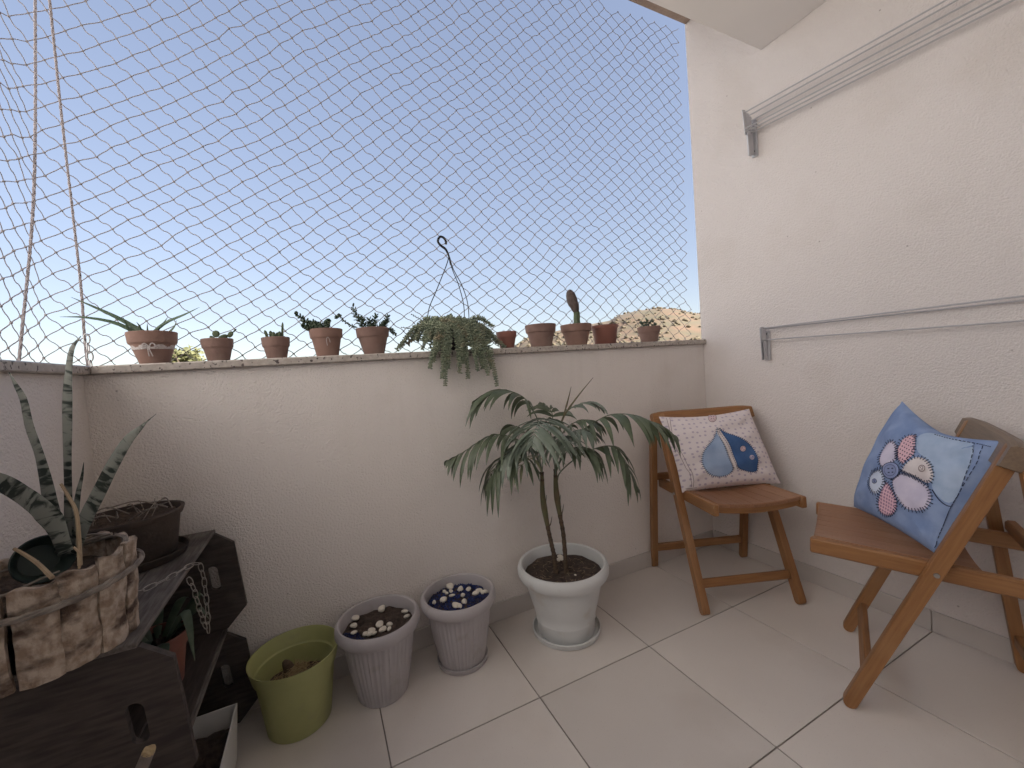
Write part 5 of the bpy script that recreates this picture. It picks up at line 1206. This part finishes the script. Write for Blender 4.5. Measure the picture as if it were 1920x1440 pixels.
# weathered brown pot with saucer behind it
cb = np.array((-2.308, -.20, .5995)); t = thing('brown_pot', 'weathered brown clay pot with dry stems on a saucer behind the bark planter', 'flower pot', cb)
m = MB(); lathe(m, cb, [(.05, .0), (.098, 0), (.104, .004), (.110, .020), (.106, .021), (.100, .009), (.085, .008)], 48); m.build('saucer', M['brownpot'], t)
m = MB(); lathe(m, cb, [(.04, .0105), (.082, .010), (.085, .014), (.099, .104), (.104, .105), (.108, .118), (.106, .121), (.099, .120), (.094, .100), (.05, .095)], 48, rfun=lambda th, i: .0012*math.sin(th*5+i)); m.build('pot', M['brownpot'], t)
soil_disc(t, cb, .094, .106, M['soil_dry'], .006, seed=51)
m = MB(); r_ = random.Random(77)
for _ in range(16):
    a = r_.uniform(0, 6.28); R_ = r_.uniform(.02, .085); p = cb+np.array([R_*math.cos(a), R_*math.sin(a), .115]); b_ = a+r_.uniform(.4, 2); q = cb+np.array([.075*math.cos(b_), .075*math.sin(b_), .118+r_.uniform(0, .02)]); tube(m, spline([p, (p+q)/2+(0, 0, r_.uniform(.004, .022)), q], 9), r_.uniform(.0008, .0018), 4)
m.build('dry_stems', M['vine'], t)
# clay pot with a dark plant inside the upper crate
ci = np.array((-2.262, -.255, .3035)); t = thing('potted_plant', 'reddish clay pot with drooping dark leaves inside the upper crate', 'potted plant', ci)
clay_pot(t, ci, .062, .042, .125, .28, M['redplastic']); soil_disc(t, ci, .054, .108, seed=61)
for k_ in range(12):
    a = 2.4*k_; p = ci+np.array([.02*math.cos(a), .02*math.sin(a), .108]); q = ci+np.array([.085*math.cos(a), .095*math.sin(a), .165+.03*math.sin(k_*1.7)]); e = ci+np.array([.105*math.cos(a), .15*math.sin(a), .13+.06*math.sin(k_*2.3)]); P = spline([p, q, e], 12); m = MB(); leaf_strip(m, P, [.011*math.sin(math.pi*min(1, .1+.9*s/11))+.0004 for s in range(12)], np.cross(P[-1]-P[0], (0, 0, 1)), .3); m.build('leaf', M['succ'], t)
# white planter box in the lower crate
cw = np.array((-2.195, -.335, .0135)); t = thing('planter_box', 'white rectangular planter box of dark soil in the lower crate', 'planter box', cw)
m = MB(); wx, wy, hh, tw = .066, .145, .142, .003
o = [(-1, -1), (1, -1), (1, 1), (-1, 1)]; vs = []
for sx_, z_ in ((.86, 0), (1, hh)):
    for a, b in o: vs.append(cw+(a*wx*sx_, b*wy*(sx_*.5+.5), z_))
for sx_, z_ in ((1, hh), (.86, .006)):
    for a, b in o: vs.append(cw+(a*(wx*sx_-tw), b*(wy*(sx_*.5+.5)-tw), z_))
fs = [(0, 1, 2, 3)[::-1], (12, 13, 14, 15)]+[(l*4+k_, l*4+(k_+1) % 4, l*4+4+(k_+1) % 4, l*4+4+k_) for l in range(3) for k_ in range(4)]
m.add(vs, fs); m.build('box', M['whitebox'], t, smooth=False)
m = MB(); nx, ny = 9, 17; r_ = random.Random(3); m.add([cw+(-.061+.122*i/(nx-1), -.138+.276*j/(ny-1), .088+r_.uniform(-.006, .008)+.02*math.sin(j*.6)) for j in range(ny) for i in range(nx)], [(j*nx+i, j*nx+i+1, (j+1)*nx+i+1, (j+1)*nx+i) for j in range(ny-1) for i in range(nx-1)]); m.build('soil', M['soil'], t)
for k_ in range(7):
    p = cw+(rnd.uniform(-.03, .05), -.09+rnd.uniform(-.04, .05), .09); m = MB(); rosette_stem(m, [p, p+(rnd.uniform(-.01, .01), -.01, .03)], .022, .016, 9, 300+k_, up=.6); m.build('rosette', M['succ'], t)
# cut stick beside the crates
P0 = at(262, 1470, 'Y', -.70); m = MB(); a = at(279, 1409, 'Y', -.72); b = at(250, 1475, 'Y', -.72); d_ = nrm(b-a); foot = a+d_*(a[2]/-d_[2]); tube(m, spline([foot, (foot+a)/2+(.004, 0, 0), a], 14), np.concatenate([[.011], np.full(12, .0088), [.0084]]), 9)
mb2 = MB(); V_, F_ = ICO1
st = m.build('cut_stick', M['vine'], None, origin=foot); tag(st, 'cut grey stick with a pale broken end leaning in front of the crates', 'stick')
m = MB(); z = -d_; x = nrm(np.cross(z, (0, 1, 0))); y = np.cross(z, x); n = 12
m.add([a+z*.002]+[a+(x*math.cos(q)+y*math.sin(q))*.0078+z*rnd.uniform(.001, .007) for q in np.linspace(0, 2*math.pi, n+1)[:-1]]+[a+(x*math.cos(q)+y*math.sin(q))*.0086-z*.002 for q in np.linspace(0, 2*math.pi, n+1)[:-1]], [(0, 1+k_, 1+(k_+1) % n) for k_ in range(n)]+[(1+n+k_, 1+n+(k_+1) % n, 1+(k_+1) % n, 1+k_) for k_ in range(n)]); m.build('broken_end', M['straw'], st, smooth=False)
for ob in bpy.data.objects:
    if '_o' in ob: del ob['_o']
